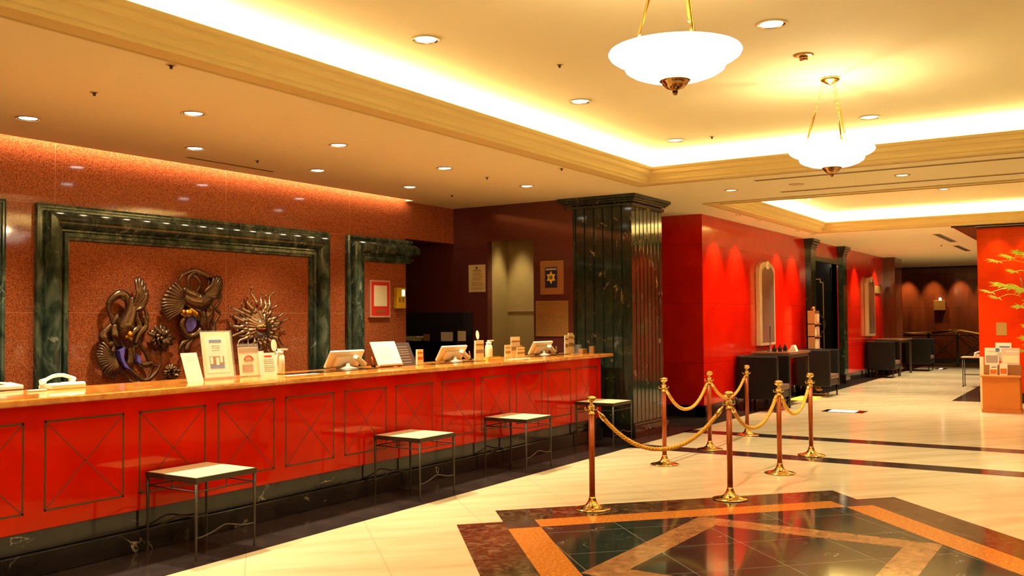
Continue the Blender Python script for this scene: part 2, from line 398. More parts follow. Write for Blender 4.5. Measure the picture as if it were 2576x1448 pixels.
# red wall of the corridor: a block with a doorway
rw = MB(); rw.cur = 0
rw.box(13.8, 19.9, 5.36, 5.5, .18, CZ); rw.box(22.25, 27.3, 5.36, 5.5, .18, CZ); rw.box(19.9, 22.25, 5.36, 5.5, 2.80, CZ)
rw.cur = 1; rw.box(13.795, 13.82, 5.362, 6.6, .18, CZ)
struct(rw.build('wall_corridor', [REDW, REDY]))
bs = MB(); bs.box(13.77, 19.9, 5.34, 5.5, 0, .18); bs.box(22.25, 27.3, 5.34, 5.5, 0, .18); bs.box(13.77, 13.8, 5.34, 6.6, 0, .18)
struct(bs.build('baseboard_corridor', BLACK))
rc = MB(); rc.box(19.9, 22.25, 6.3, 6.4, 0, CZ); rc.box(19.85, 19.9, 5.5, 6.4, 0, CZ); rc.box(22.25, 22.3, 5.5, 6.4, 0, CZ)
struct(rc.build('wall_doorway', BLK))
fw = MB(); fw.box(33.5, 33.7, -6, 8, 0, CZ)
struct(fw.build('wall_far', DARKWOOD))
fw = MB(); fw.box(28.3, 33.5, 6.6, 6.7, 0, CZ)
struct(fw.build('wall_stairs', DARKWOOD))
ft = MB(); ft.box(33.44, 33.5, -6, 6.6, CZ-.05, CZ); ft.box(33.44, 33.5, -6, 6.6, 0, .14)
struct(ft.build('trim_3', MATBLK))
dc = MB(); dc.box(27.31, 28.3, 5.05, 6.59, 0, CZ-.002)
tag(dc.build('corner_pier', DARKWOOD, bevel=.01), 'dark wooden pier at the far end of the red corridor wall', 'pier')
# lobby behind and beside the camera
wz = MB(); wz.box(-6, 36, -6.1, -6, 0, TZ); struct(wz.build('wall_right', BEIGE))
wz = MB(); wz.box(-6.1, -6, -6, 8.3, 0, TZ); struct(wz.build('wall_back', BEIGE))

# right-hand orange pillar / wall block
pb = MB(); pb.box(18.9, 26, -3, 2.08, .16, CZ-.02)
pr = thing('wall_pillar', 'broad orange-red panelled pillar behind the leaflet stand', 'pillar', (18.9, 0, 0))
pb.build('panelling', ORANGEW, pr)
q = MB(); q.box(18.88, 26.02, -3.02, 2.10, 0, .16); q.build('plinth', BLACK, pr)
q = MB(); q.box(18.885, 18.9, -3, 2.08, CZ-.03, CZ-.001); q.build('shadow_gap', MATBLK, pr)
q = MB(); q.box(18.893, 18.9, 1.63, 1.80, 1.18, 1.41); q2 = q.build('access_plate', BRASSP, pr); plab(q2, 'small brass plate on the orange face')
q = MB(); q.box(18.888, 18.894, 1.69, 1.73, 1.27, 1.29); q.build('latch', BRASS, q2)
q = MB(); q.box(18.45, 22.0, 2.08, 2.42, CZ-.012, CZ-.002)
q.cur = 1; q.box(18.45, 22.0, 2.42, 2.435, CZ-.02, CZ); q.cur = 2; q.box(18.40, 18.46, -3, 2.44, CZ-.03, CZ)  # red strip: red light on the recess edge, put into its colour
struct(q.build('trim_4', [CHROME, REDP, MATBLK]))

# ------------------------------------------------------------------ marble mural frames
FP = [(0, 0), (0, .05), (.02, .06), (.035, .06), (.04, .045), (.055, .045)]+[(.14-.08*cos(k*pi/14), .045+.09*sin(k*pi/14)) for k in range(15)]+[(.235, .045), (.24, .04), (.25, .065), (.285, .065), (.29, .04), (.31, .035), (.32, 0)]
WY = 8.08
def frame_mesh(path):
    """path: list of (x, z, nx, nz) outer corners with inward mitre directions"""
    m = MB(); R = []
    for (x, z, nx, nz) in path: R.append([m.addv((x+nx*w, WY-d, z+nz*w)) for w, d in FP])
    for A, B in zip(R, R[1:]):
        for j in range(len(FP)-1): m.face((A[j], B[j], B[j+1], A[j+1]), False)
    m.face(R[0]); m.face(R[-1][::-1]); return m
m = frame_mesh([(4.70, 0, 1, 0), (4.70, 2.61, 1, -1), (8.39, 2.61, -1, -1), (8.39, 0, -1, 0)])
tag(m.build('mural_frame', GREEN), 'wide green marble frame round the bronze bird sculptures on the granite wall', 'frame')
m = frame_mesh([(1.0, 0, 1, 0), (1.0, 2.61, 1, -1), (4.42, 2.61, -1, -1), (4.42, 0, -1, 0)])
tag(m.build('mural_frame', GREEN), 'green marble frame cut off by the left edge of the photo', 'frame')
m = MB(); R = []
R.append([m.addv((8.71+w, WY-d, 0)) for w, d in FP]); R.append([m.addv((8.71+w, WY-d, 2.61-w)) for w, d in FP])
R.append([m.addv((9.92+d, WY-d, 2.61-w)) for w, d in FP]); R.append([m.addv((9.92+d, 8.6, 2.61-w)) for w, d in FP])
for A, B in zip(R, R[1:]):
    for j in range(len(FP)-1): m.face((A[j], B[j], B[j+1], A[j+1]), False)
m.face(R[0]); m.face(R[-1][::-1])
tag(m.build('mural_frame', GREEN), 'green marble half frame whose top rail ends round the wall corner', 'frame')

# ------------------------------------------------------------------ bronze sculptures
SY = 8.02
def P3(l, y=SY, d=0): return [(a, y-d, b) for a, b in l]
def ribbon(m, pts, r0, rm, r1, d=0, flat_=.55, n=6):
    s = spline(P3(pts, SY, d), n); k = len(s); rr = []
    for i in range(k):
        t = i/(k-1); rr.append((r0*(1-t*2)+rm*t*2) if t < .5 else (rm*(2-2*t)+r1*(2*t-1)))
    m.tube(s, rr, 10, flatten=(Y1, flat_))
def feathers(m, base, tips, r=.017, d=.0, curve=.25):
    bx, bz = base
    for i, (tx, tz) in enumerate(tips):
        dx, dz = tx-bx, tz-bz; mx, mz = bx+dx*.5-dz*curve*.3, bz+dz*.5+dx*curve*.3
        s = spline([(bx+dx*.1, SY-d-.03, bz+dz*.1), (mx, SY-d-.05, mz), (bx+dx*.8, SY-d-.035, bz+dz*.8), (tx, SY-d-.01, tz)], 5)
        n = len(s); m.tube(s, [r*(.45+.75*sin(pi*min(1, .15+.8*k/(n-1)))) if k < n-1 else .003 for k in range(n)], 8, flatten=(Y1, .6))
def interp(tips, n):
    out = []
    for i in range(n):
        t = i/(n-1)*(len(tips)-1); k = min(int(t), len(tips)-2); u = t-k
        out.append((tips[k][0]*(1-u)+tips[k+1][0]*u, tips[k][1]*(1-u)+tips[k+1][1]*u))
    return out
b1 = thing('bird_sculpture', 'left dark bronze bird relief with raised wing on the framed granite', 'sculpture', (5.55, SY, 1.4))
m = MB()
ribbon(m, [(5.42, 1.54), (5.38, 1.67), (5.39, 1.74), (5.45, 1.79), (5.51, 1.81), (5.57, 1.78), (5.6, 1.72), (5.60, 1.62)], .02, .042, .05, .03)
ribbon(m, [(5.42, 1.52), (5.46, 1.58), (5.47, 1.62)], .025, .03, .01, .03)
m.build('neck', SCULPT, b1)
m = MB()
ribbon(m, [(5.62, 1.78), (5.61, 1.66), (5.57, 1.56), (5.53, 1.46), (5.53, 1.38), (5.57, 1.30)], .04, .095, .05, .04, .8)
ribbon(m, [(5.45, 1.54), (5.36, 1.46), (5.33, 1.40), (5.38, 1.33), (5.46, 1.36)], .02, .05, .03, .02)
ribbon(m, [(5.44, 1.52), (5.46, 1.42), (5.50, 1.32)], .03, .07, .04, .03)
ribbon(m, [(5.7, 1.7), (5.78, 1.66), (5.8, 1.56), (5.75, 1.46), (5.72, 1.37), (5.68, 1.29)], .012, .03, .03, .02)
ribbon(m, [(5.72, 1.72), (5.68, 1.61), (5.72, 1.49), (5.64, 1.42), (5.62, 1.30)], .02, .045, .03, .02)
ribbon(m, [(5.74, 1.60), (5.77, 1.50), (5.70, 1.42), (5.66, 1.33)], .02, .035, .02, .05)
m.build('body', SCULPT, b1)
m = MB(); feathers(m, (5.60, 1.64), interp([(5.655, 1.97), (5.71, 1.99), (5.76, 1.93), (5.80, 1.84), (5.80, 1.78), (5.76, 1.72)], 8), .018, .04, -.2)
m.build('wing', SCULPT, b1)
m = MB(); feathers(m, (5.44, 1.23), interp([(5.3, 1.36), (5.27, 1.32), (5.26, 1.28), (5.25, 1.24), (5.26, 1.2), (5.27, 1.16), (5.29, 1.12), (5.32, 1.06), (5.35, 1.02), (5.4, 1.0), (5.45, .99)], 15), .0125, .01, .2)
m.build('wing', SCULPT, b1)
m = MB()
for l, r in (([(5.46, 1.36), (5.43, 1.24), (5.48, 1.14), (5.55, 1.05), (5.64, .96)], .038), ([(5.56, 1.33), (5.50, 1.25), (5.55, 1.15), (5.64, 1.06), (5.76, .97), (5.87, 1.0), (5.96, 1.12), (5.96, 1.24)], .03),
             ([(5.66, 1.32), (5.66, 1.21), (5.76, 1.12), (5.86, 1.13), (5.83, 1.01), (5.72, .95)], .032), ([(5.70, 1.36), (5.80, 1.22), (5.85, 1.12), (5.96, 1.10)], .026), ([(5.60, 1.34), (5.62, 1.2), (5.62, 1.1), (5.70, 1.02)], .045), ([(5.60, .98), (5.7, .94), (5.86, .99)], .03)):
    ribbon(m, l, .02, r, .006, .02)
m.build('tail', SCULPT, b1)
def lens(pts, mat, parent, name='inlay', d=.02):
    m = MB(); m.prism(pts, SY+.03-d, SY+.03, 'xz'); return m.build(name, mat, parent, bevel=.004)
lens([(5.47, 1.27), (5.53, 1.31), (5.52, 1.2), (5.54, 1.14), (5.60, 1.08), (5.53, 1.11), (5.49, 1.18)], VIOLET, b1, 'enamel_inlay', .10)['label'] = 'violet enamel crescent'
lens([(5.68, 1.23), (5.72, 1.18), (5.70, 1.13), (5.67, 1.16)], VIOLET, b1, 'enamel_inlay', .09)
m = MB(); m.ball((5.56, SY-.09, 1.42), .035, sz=1.2); m.ball((5.53, SY-.085, 1.40), .02); m.ball((5.58, SY-.08, 1.38), .022); plab(m.build('head', GOLD, b1), 'gilded head')

b2 = thing('bird_sculpture', 'larger bronze bird relief with fanned wing, looped neck and violet oval', 'sculpture', (6.3, SY, 1.6))
m = MB(); feathers(m, (6.24, 1.77), interp([(6.1, 1.94), (6.04, 1.89), (5.98, 1.83), (5.94, 1.75), (5.94, 1.69), (5.96, 1.64), (5.99, 1.59), (6.02, 1.54)], 13), .019, .03, .15); m.build('wing', SCULPT, b2)
m = MB(); feathers(m, (6.44, 1.82), interp([(6.60, 2.02), (6.68, 2.03), (6.71, 1.98), (6.715, 1.92), (6.70, 1.86), (6.68, 1.79)], 9), .020, .03, -.15); m.build('wing', SCULPT, b2)
m = MB()
ribbon(m, [(6.14, 1.82), (6.24, 1.78), (6.34, 1.74), (6.44, 1.74), (6.52, 1.78), (6.55, 1.86)], .04, .11, .05, .04, .6)
ribbon(m, [(6.20, 1.88), (6.27, 1.83), (6.38, 1.78), (6.46, 1.70)], .02, .06, .04, .06)
ribbon(m, [(6.46, 1.76), (6.55, 1.66), (6.52, 1.52), (6.54, 1.43)], .06, .06, .02, .03)
ribbon(m, [(6.40, 1.68), (6.46, 1.59), (6.46, 1.48), (6.50, 1.42)], .05, .05, .02, .04)
m.build('body', SCULPT, b2)
m = MB()
ribbon(m, [(6.18, 1.95), (6.23, 2.02), (6.34, 2.06), (6.47, 2.04), (6.56, 1.98), (6.55, 1.89)], .012, .03, .03, .02)
ribbon(m, [(6.29, 1.86), (6.28, 1.95), (6.31, 2.02), (6.37, 2.05)], .014, .02, .015, .03)
ribbon(m, [(6.39, 1.85), (6.44, 1.91), (6.41, 1.98), (6.33, 2.03)], .012, .02, .012, .02)
m.build('neck', SCULPT, b2)
m = MB()
s = spline(P3([(6.34, 1.62), (6.43, 1.57), (6.46, 1.49), (6.39, 1.41), (6.28, 1.39), (6.22, 1.46), (6.21, 1.54), (6.27, 1.61), (6.34, 1.62)], SY, .03), 5)
m.tube(s, .036, 8, flatten=(Y1, .6)); m.build('ring', SCULPT, b2)
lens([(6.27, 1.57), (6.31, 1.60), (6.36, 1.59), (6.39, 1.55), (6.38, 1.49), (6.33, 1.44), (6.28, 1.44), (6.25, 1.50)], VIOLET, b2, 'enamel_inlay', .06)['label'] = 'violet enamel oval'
m = MB(); ribbon(m, [(6.10, 1.66), (6.15, 1.67), (6.19, 1.64), (6.24, 1.62), (6.30, 1.65), (6.37, 1.61)], .014, .04, .03, .06); m.ball((6.25, SY-.07, 1.63), .045, sx=1.2); plab(m.build('head', GOLD, b2), 'gilded head and beak')
m = MB()
for l, r in (([(6.68, 1.87), (6.71, 1.78), (6.64, 1.69), (6.69, 1.62), (6.63, 1.53), (6.56, 1.44)], .022), ([(6.41, 1.41), (6.3, 1.36), (6.2, 1.29), (6.18, 1.20)], .03), ([(6.38, 1.38), (6.3, 1.31), (6.28, 1.22), (6.36, 1.12)], .04), ([(6.56, 1.6), (6.62, 1.5), (6.58, 1.38), (6.48, 1.30)], .03)):
    ribbon(m, l, .015, r, .008, .02)
m.build('tail', SCULPT, b2)
def flower(cx, cz, r, label, n=15):
    t = thing('flower_sculpture', label, 'sculpture', (cx, SY, cz))
    rnd = random.Random(int(cx*100))
    for ring, (k, rr) in enumerate(((n, r), (10, r*.7), (7, r*.42))):
        m = MB()
        for i in range(k):
            a = 2*pi*i/k+ring*.3+rnd.uniform(-.12, .12); e = rr*rnd.uniform(.8, 1.05)
            s = spline([(cx, SY-.02-ring*.025, cz), (cx+cos(a)*e*.5, SY-.03-ring*.03, cz+sin(a)*e*.5), (cx+cos(a)*e, SY-.0-ring*.05-rnd.uniform(0, .03), cz+sin(a)*e)], 4)
            q = len(s); m.tube(s, [.008+r*.16*sin(pi*j/(q-1)) for j in range(q)], 7, flatten=(Y1, .4))
        m.build('petals', SCULPT, t)
    return t
flower(5.965, 1.38, .155, 'dark bronze flower relief between the two birds')
flower(6.08, 1.03, .10, 'small bronze flower relief low down, half hidden by the white card')
m = MB(); m.ball((6.29, SY-.03, 1.17), .05); tag(m.build('leaf_sculpture', SCULPT), 'small dark bronze bud beside the large sign holder', 'sculpture')
sn = thing('sun_sculpture', 'silvery bronze sun relief with wavy rays on the granite', 'sculpture', (7.22, SY, 1.47))
rays = [(7.12, 1.93), (7.04, 1.82), (7.26, 1.87), (7.34, 1.83), (7.44, 1.87), (7.47, 1.73), (7.59, 1.63), (7.68, 1.55), (7.6, 1.43), (7.64, 1.24), (7.48, 1.20), (7.36, 1.18), (7.24, 1.16), (7.08, 1.22), (6.90, 1.28), (6.80, 1.38), (6.8, 1.50), (6.82, 1.60), (6.80, 1.72), (6.96, 1.74)]
m = MB(); n = len(rays)
def ray_(m, tip, ph, rr):
    rr *= 1.35
    c = Vector((7.22, 0, 1.47)); t = Vector((tip[0], 0, tip[1])); d = t-c; ln = d.length; d.normalize(); s_ = Vector((-d.z, 0, d.x)); pts = []
    for k in range(15):
        u = k/14; wv = sin(u*9+ph)*.017*u
        p = c+d*(.05+(ln-.05)*u)+s_*wv; pts.append((p.x, SY-.06+.035*u-.015*sin(u*14), p.z))
    m.tube(pts, [max(.004, rr*(1-.75*(k/14))*(1+.25*sin(k*1.9))) for k in range(15)], 8, flatten=(Y1, .7))
for i, tp in enumerate(rays):
    ray_(m, tp, i*1.7, .026)
    a, b = rays[i], rays[(i+1) % n]
    ray_(m, (7.22+((a[0]+b[0])/2-7.22)*.74, 1.47+((a[1]+b[1])/2-1.47)*.74), i*2.3+1, .022)
m.build('rays', SILVER, sn)
m = MB(); m.ball((7.22, SY-.07, 1.47), .10, 20, 12, sy=.6); m.build('boss', SILVER, sn)

# ------------------------------------------------------------------ fluted column
col = thing('marble_column', 'dark green veined marble column with vertical flutes at the end of the desk', 'column', (11.5, 5.7, 0))
def flute_plan(x0, x1, y0, y1, nx, ny, g=.014, dp=.018):
    P = []
    def edge(a, b, n, nrm):
        a = Vector(a); b = Vector(b); d = (b-a); ln = d.length; d.normalize(); st = ln/n
        P.append(a)
        for i in range(1, n):
            c = a+d*st*i
            P.append(c-d*g); P.append(c-d*g*.5-Vector(nrm)*dp); P.append(c+d*g*.5-Vector(nrm)*dp); P.append(c+d*g)
    edge((x0, y0), (x1, y0), nx, (0, -1)); edge((x1, y0), (x1, y1), ny, (1, 0)); edge((x1, y1), (x0, y1), nx, (0, 1)); edge((x0, y1), (x0, y0), ny, (-1, 0))
    return [(p.x, p.y) for p in P]
m = MB(); m.prism(flute_plan(11.02, 11.98, 5.24, 6.2, 8, 7), .18, 3.02); m.build('shaft', BLACKG, col)
m = MB()
for k, (d, z0, z1) in enumerate(((.03, 3.0, 3.04), (.0, 3.04, 3.055), (.05, 3.055, 3.08), (.075, 3.08, 3.105), (.10, 3.105, 3.149))): m.box(11.02-d, 11.98+d, 5.24-d, 6.2+d, z0, z1)
m.build('capital', BLACKG, col, bevel=.006)
m = MB(); m.box(10.99, 12.01, 5.21, 6.2, .15, .185); m.box(10.97, 12.03, 5.19, 6.2, 0, .15); m.build('plinth', BLACK, col, bevel=.006)

# ------------------------------------------------------------------ reception desk
desk = thing('reception_desk', 'long glossy red reception desk with crossed inlay panels and black plinth', 'desk', (6, 5.8, 0))
m = MB(); m.box(.6, 10.74, 5.56, 6.1, .277, 1.045); m.build('front', RED, desk, bevel=.004)
m = MB(); m.box(.6, 10.73, 5.568, 6.1, .155, .277); m.box(.6, 10.73, 5.585, 6.1, .148, .156); m.build('upper_plinth', BLACK, desk)
m = MB(); m.box(.6, 10.76, 5.545, 6.1, 0, .148); m.build('kickboard', BLACK, desk, bevel=.006)
for x0 in [1.27, 1.95, 2.63, 3.31, 3.975, 4.637, 5.303, 5.98, 6.66, 7.36, 8.036, 8.713, 9.392, 10.075]:
    x1 = x0+.552; z0, z1 = .385, .94; t_ = .012; m = MB(); y = 5.5585
    m.box(x0, x1, y, 5.561, z0, z0+t_); m.box(x0, x1, y, 5.561, z1-t_, z1); m.box(x0, x0+t_, y, 5.561, z0, z1); m.box(x1-t_, x1, y, 5.561, z0, z1)
    for (a, b, c, d) in ((x0+t_, z0+t_, x1-t_, z1-t_), (x0+t_, z1-t_, x1-t_, z0+t_)):
        v = Vector((c-a, d-b)); v.normalize(); n_ = Vector((-v.y, v.x))*.0028
        m.prism([(a-n_.x, b-n_.y), (c-n_.x, d-n_.y), (c+n_.x, d+n_.y), (a+n_.x, b+n_.y)], 5.5592, 5.561, 'xz')
    m.build('panel_inlay', LINE, desk)
m = MB(); pf = [(5.462, 1.052), (5.475, 1.045), (6.22, 1.045), (6.22, 1.09), (5.475, 1.09), (5.462, 1.083), (5.458, 1.068)]
m.prism(pf[::-1], .5, 10.9, 'yz'); tag(m.build('countertop', TOPSTONE, bevel=.003), 'long orange marble counter slab on top of the red desk', 'countertop')
CT = 1.09

# ------------------------------------------------------------------ stools
def bar(m, a, b, r): m.tube([a, b], r, 4)
def make_stool():
    t = thing('stool', '', 'stool', (0, 0, 0)); wx, wy, H_ = .51, .52, .535
    m = MB(); m.box(.012, wx-.012, .012, wy-.012, H_-.012, H_); m.build('seat', SEAT, t, bevel=.002)
    m = MB()
    for q in ((0, wx, 0, .012), (0, wx, wy-.012, wy), (0, .012, .012, wy-.012), (wx-.012, wx, .012, wy-.012)): m.box(*q, H_-.036, H_-.002)
    m.build('apron', BRONZE, t, bevel=.001)
    for (x, y) in ((.012, .012), (wx-.012, .012), (.012, wy-.012), (wx-.012, wy-.012)):
        m = MB(); m.lathe([(.008, 0), (.009, .004), (.0075, .01), (.0065, .02), (.0085, .17), (.0115, H_-.036)], (x, y, 0), 12); m.build('leg', BRONZE, t)
    m = MB(); z = H_-.092
    for a, b in (((.012, .012, z), (wx-.012, .012, z)), ((.012, wy-.012, z), (wx-.012, wy-.012, z)), ((.012, .012, z), (.012, wy-.012, z)), ((wx-.012, .012, z), (wx-.012, wy-.012, z))):
        bar(m, a, b, .005)
        c = [(a[i]+b[i])/2 for i in range(3)]; bar(m, c, (c[0], c[1], H_-.03), .005)
        if a[1] == b[1] and a[1] > .2:
            pass
    m.build('stretcher', BRONZE, t)
    for y in (.012, wy-.012):
        m = MB(); s = spline([(.012, y, .145), (.07, y, .148), (.15, y, .165), (wx*.45, y, .19), (wx*.55, y, .19), (wx*.75, y, .165), (wx-.06, y, .158), (wx-.012, y, .16)], 5)
        m.tube(s, .0055, 6); m.build('wavy_stretcher', BRONZE, t)
    return t
st = make_stool()
stools = [((4.0, 5.005), 'cream topped metal stool nearest the camera, at the left of the desk'), ((6.29, 4.985), 'cream topped metal stool second from the left at the red desk'),
          ((8.0, 4.985), 'cream topped metal stool third from the left, behind the nearest rope post'), ((10.0, 5.015), 'cream topped metal stool farthest along, in front of the green column')]
for i, ((x, y), lb) in enumerate(stools):
    if i == 0: st.location = (x, y, EPS); st['label'] = lb; st['group'] = 'stools along the reception desk'
    else: dup(st, (x, y, EPS), lb, group='stools along the reception desk')

# ------------------------------------------------------------------ rope stanchions
def make_post():
    t = thing('rope_post', '', 'stanchion')
    m = MB(); m.lathe([(.148, 0), (.15, .004), (.148, .008), (.12, .014), (.085, .022), (.055, .036), (.037, .058), (.028, .085), (.026, .10)], seg=36); m.build('base', BRASS, t)
    m = MB(); m.lathe([(.024, .10), (.024, .765)], seg=20); m.build('tube', COPPER, t)
    m = MB(); m.lathe([(.026, .765), (.029, .768), (.029, .774), (.025, .776), (.025, .822), (.030, .824), (.030, .832), (.022, .838), (.012, .848), (.011, .856), (.016, .862), (.024, .868)], seg=20); m.build('collar', BRASS, t)
    m = MB(); m.lathe([(.006, .862), (.028, .868), (.042, .882), (.044, .893), (.038, .906), (.022, .914), (0, .917)], seg=20); m.build('finial', BRASS, t)
    for k in range(4):
        m = MB()
        a = k*pi/2+pi/4; d = Vector((cos(a), sin(a), 0)); p = Vector((0, 0, .80))
        m.tube(spline([p+d*.02, p+d*.04, p+d*.052+Vector((0, 0, .004)), p+d*.056+Vector((0, 0, .016)), p+d*.050+Vector((0, 0, .022))], 3), .0042, 6)
        m.build('hook', BRASS, t)
    return t
posts = [((6.776, 3.599), 'copper and brass rope post nearest the camera, standing alone at the left'), ((7.741, 2.787), 'copper and brass rope post at the corner of the brown floor inlay'),
         ((9.258, 2.821), 'copper and brass rope post on the right-hand rope line, second from its far end'), ((10.617, 2.88), 'copper and brass rope post at the far right end of the ropes'),
         ((9.202, 4.023), 'copper and brass rope post nearest the green column'), ((10.51, 4.021), 'copper and brass rope post in the middle of the far rope line'), ((12.016, 4.082), 'copper and brass rope post at the far end, in front of the black armchair')]
po = make_post()
for i, ((x, y), lb) in enumerate(posts):
    if i == 0: po.location = (x, y, 3*EPS); po['label'] = lb; po['group'] = 'rope posts'
    else: dup(po, (x, y, 3*EPS), lb, group='rope posts')
def rope(i, j, low, lb):
    A = Vector((*posts[i][0], .795)); B = Vector((*posts[j][0], .795)); d = (B-A); d.z = 0; ln = d.length; d.normalize()
    A = A+d*.052; B = B-d*.052; sag = .795-low; n = 70; path = []
    for k in range(n+1):
        u = k/n; x = (2*u-1); path.append(A.lerp(B, u)+Vector((0, 0, -sag*(1-abs(x)**2.15))))
    t = thing('barrier_rope', lb, 'rope', tuple(A))
    a0, a1 = 3, n-3
    m = MB(); side = Vector((-d.y, d.x, 0))
    for s_ in range(3):
        pts = []; acc = 0
        for k in range(a0, a1+1):
            if k > a0: acc += (path[k]-path[k-1]).length
            tg = (path[min(k+1, n)]-path[k-1]).normalized(); up = side.cross(tg); an = acc*75+s_*2*pi/3
            pts.append(path[k]+(side*cos(an)+up*sin(an))*.0085)
        # refine
        fine = spline(pts, 4); m.tube(fine, .0105, 7)
    m.build('cord', ROPE, t)
    for sgn, ks in ((1, (0, 1, 2, 3, 4)), (-1, (n, n-1, n-2, n-3, n-4))):
        m = MB(); m.tube([path[k] for k in ks], [.005, .010, .019, .020, .020], 12)
        m.build('end_cap', BRASS, t)
rope(0, 1, .455, 'twisted gold rope between the two nearest posts, with the longest sag')
rope(1, 2, .53, 'gold rope from the inlay corner post to the next post on the right')
rope(2, 3, .53, 'gold rope at the far right end of the barrier')
rope(4, 5, .53, 'gold rope hung from the post beside the green column')
rope(5, 6, .55, 'gold rope hung before the black armchair')

# ------------------------------------------------------------------ pendants
def make_pendant():
    t = thing('pendant_lamp', '', 'lamp')   # origin at the ceiling
    m = MB(); m.lathe([(.075, 0), (.08, -.006), (.074, -.02), (.05, -.034), (.03, -.044), (.012, -.052), (0, -.06)], seg=28); m.build('canopy', BRASS, t)
    pz = lambda z: -.595+(z+.515)*.62
    prof = [(.055, -.745), (.10, -.738), (.17, -.715), (.22, -.685), (.25, -.655), (.258, -.625), (.25, -.60), (.272, -.592), (.31, -.565), (.332, -.54), (.34, -.515), (.335, -.50), (.33, -.497),
            (.325, -.502), (.328, -.515), (.30, -.555), (.262, -.582), (.235, -.60), (.245, -.625), (.235, -.655), (.20, -.68), (.15, -.70), (.05, -.728)]
    m = MB(); m.lathe([(r, pz(z)) for r, z in prof+[prof[0]]], seg=56, cap=False); m.build('glass_bowl', BOWL, t)
    m = MB(); m.lathe([(r, pz(z)) for r, z in [(.02, -.735), (.078, -.742), (.080, -.750), (.07, -.758), (.062, -.78), (.042, -.81), (.020, -.822), (.013, -.832), (.016, -.842), (.010, -.85), (.011, -.862), (0, -.87)]], seg=24); m.build('finial', DBRASS, t)
    for k in range(3):
        a = radians((106.8, 226.8, -13.2)[k]); d = Vector((cos(a), sin(a), 0))
        p0 = d*.055+Vector((0, 0, -.04)); p1 = d*.235+Vector((0, 0, -.665)); v = p1-p0; ln = v.length; v.normalize()
        m = MB(); s_ = v.cross(Vector((0, 0, 1))).normalized(); s2 = v.cross(s_)
        def links(u0, u1):
            n = max(1, round((u1-u0)*ln/.042)); st_ = (u1-u0)*ln/n
            for i in range(n):
                c = p0+v*(u0*ln+st_*(i+.5)); sd = s_ if i % 2 else s2
                m.tube([c+v*cos(q*pi/5)*st_*.56+sd*sin(q*pi/5)*.010 for q in range(10)], .0022, 5, closed=True)
        links(0, .36); m.build('chain', BRASS, t); m = MB(); links(.72, 1.0); m.build('chain', BRASS, t)
        m = MB(); m.tube([p0+v*ln*.36, p0+v*ln*.37, p0+v*ln*.38, p0+v*ln*.70, p0+v*ln*.71, p0+v*ln*.72], [.004, .011, .0085, .0085, .011, .004], 8); m.build('rod', BRASS, t)
    return t
pd = make_pendant(); pd.location = (7.84, 1.92, TZ); pd['label'] = 'glass bowl pendant lamp on chains farther from the camera'; pd['group'] = 'bowl pendants'
dup(pd, (4.47, 1.87, TZ), 'large glass bowl pendant lamp nearest the camera, cut by the top edge', group='bowl pendants')
for (x, y) in ((7.84, 1.92), (4.47, 1.87)):
    point('pendant_bulb', (x, y, TZ-.56), 15, .03, (1, .78, .40))

# ------------------------------------------------------------------ ceiling fittings
def make_downlight(r, deep, mat):
    t = thing('downlight', '', 'ceiling light')
    m = MB(); m.lathe([(r, 0), (r*1.16, -.002), (r*1.18, -.006), (r*1.12, -.009), (r*1.0, -.007), (r, 0)], seg=28, cap=False); m.build('trim_ring', TRIMP, t)
    m = MB(); m.lathe([(r, -.006), (r*.97, -.003), (r*.84, -.0015)], seg=28, cap=False); m.build('reflector', CHROME, t)
    m = MB(); m.lathe([(r*.84, -.0015), (r*.6, -.0025), (0, -.003)], seg=28); m.build('lens', mat, t)
    return t
dl = make_downlight(.08, .05, LAMP); k_first = True
DL = []
for i, x in enumerate((3.12, 4.72, 6.33, 7.95, 9.60)): DL.append((x, 5.95, 'front'))
for i, x in enumerate((2.5, 4.10, 5.69, 7.28, 8.84)): DL.append((x, 7.15, 'back'))
names = {(4.72, 'front'): 'round downlight in the front row over the desk, nearest the camera', (6.33, 'front'): 'round downlight in the front row over the desk, second from the left',
         (7.95, 'front'): 'round downlight in the front row over the desk, third from the left', (9.60, 'front'): 'round downlight in the front row over the desk, nearest the column',
         (4.10, 'back'): 'round downlight at the far left of the low ceiling', (5.69, 'back'): 'round downlight in the back row, just left of the long ceiling slot',
         (7.28, 'back'): 'round downlight in the back row, just right of the long ceiling slot', (8.84, 'back'): 'round downlight in the back row, farthest along the granite wall'}
def place_dl(src, x, y, z, lb, grp, first):
    if first: src.location = (x, y, z); src['label'] = lb; src['group'] = grp; return src
    return dup(src, (x, y, z), lb, group=grp)
first = True
for x, y, row in DL:
    if (x, row) in names:
        place_dl(dl, x, y, CZ, names[(x, row)], 'downlights over the desk', first); first = False
    spot('downlight_lamp', (x, y, CZ-.02), (x, y, 0), DOWN_W*(1.4 if row == 'front' else .7), 92, .8)
d2 = make_downlight(.09, .05, LAMPD); first = True
UP = [(5.13, 4.0, 'tray downlight nearest the camera, over the cove corner of the first lamp'), (7.39, 4.01, 'tray downlight left of the nearest pendant bowl'), (9.62, 4.03, 'tray downlight nearest the inner tray corner'),
      (6.15, 1.88, 'large ribbed tray downlight right of the nearest pendant'), (9.60, 1.98, 'tray downlight right of the far pendant chains')]
for x, y, lb in UP:
    place_dl(d2, x, y, TZ, lb, 'downlights in the raised tray', first); first = False
for x, y in [(5.13, 4.0), (7.39, 4.01), (9.62, 4.03), (6.15, 1.88), (9.6, 1.98), (2.9, 4.0), (2.9, 1.9), (5.2, .2), (7.4, .2), (9.6, .2), (.6, 4.0), (.6, 1.9)]:
    spot('downlight_lamp', (x, y, TZ-.02), (x, y, 0), DOWN_W*(.6 if x < 8 else .6), 84, .8)
d3 = make_downlight(.075, .05, LAMPD); first = True
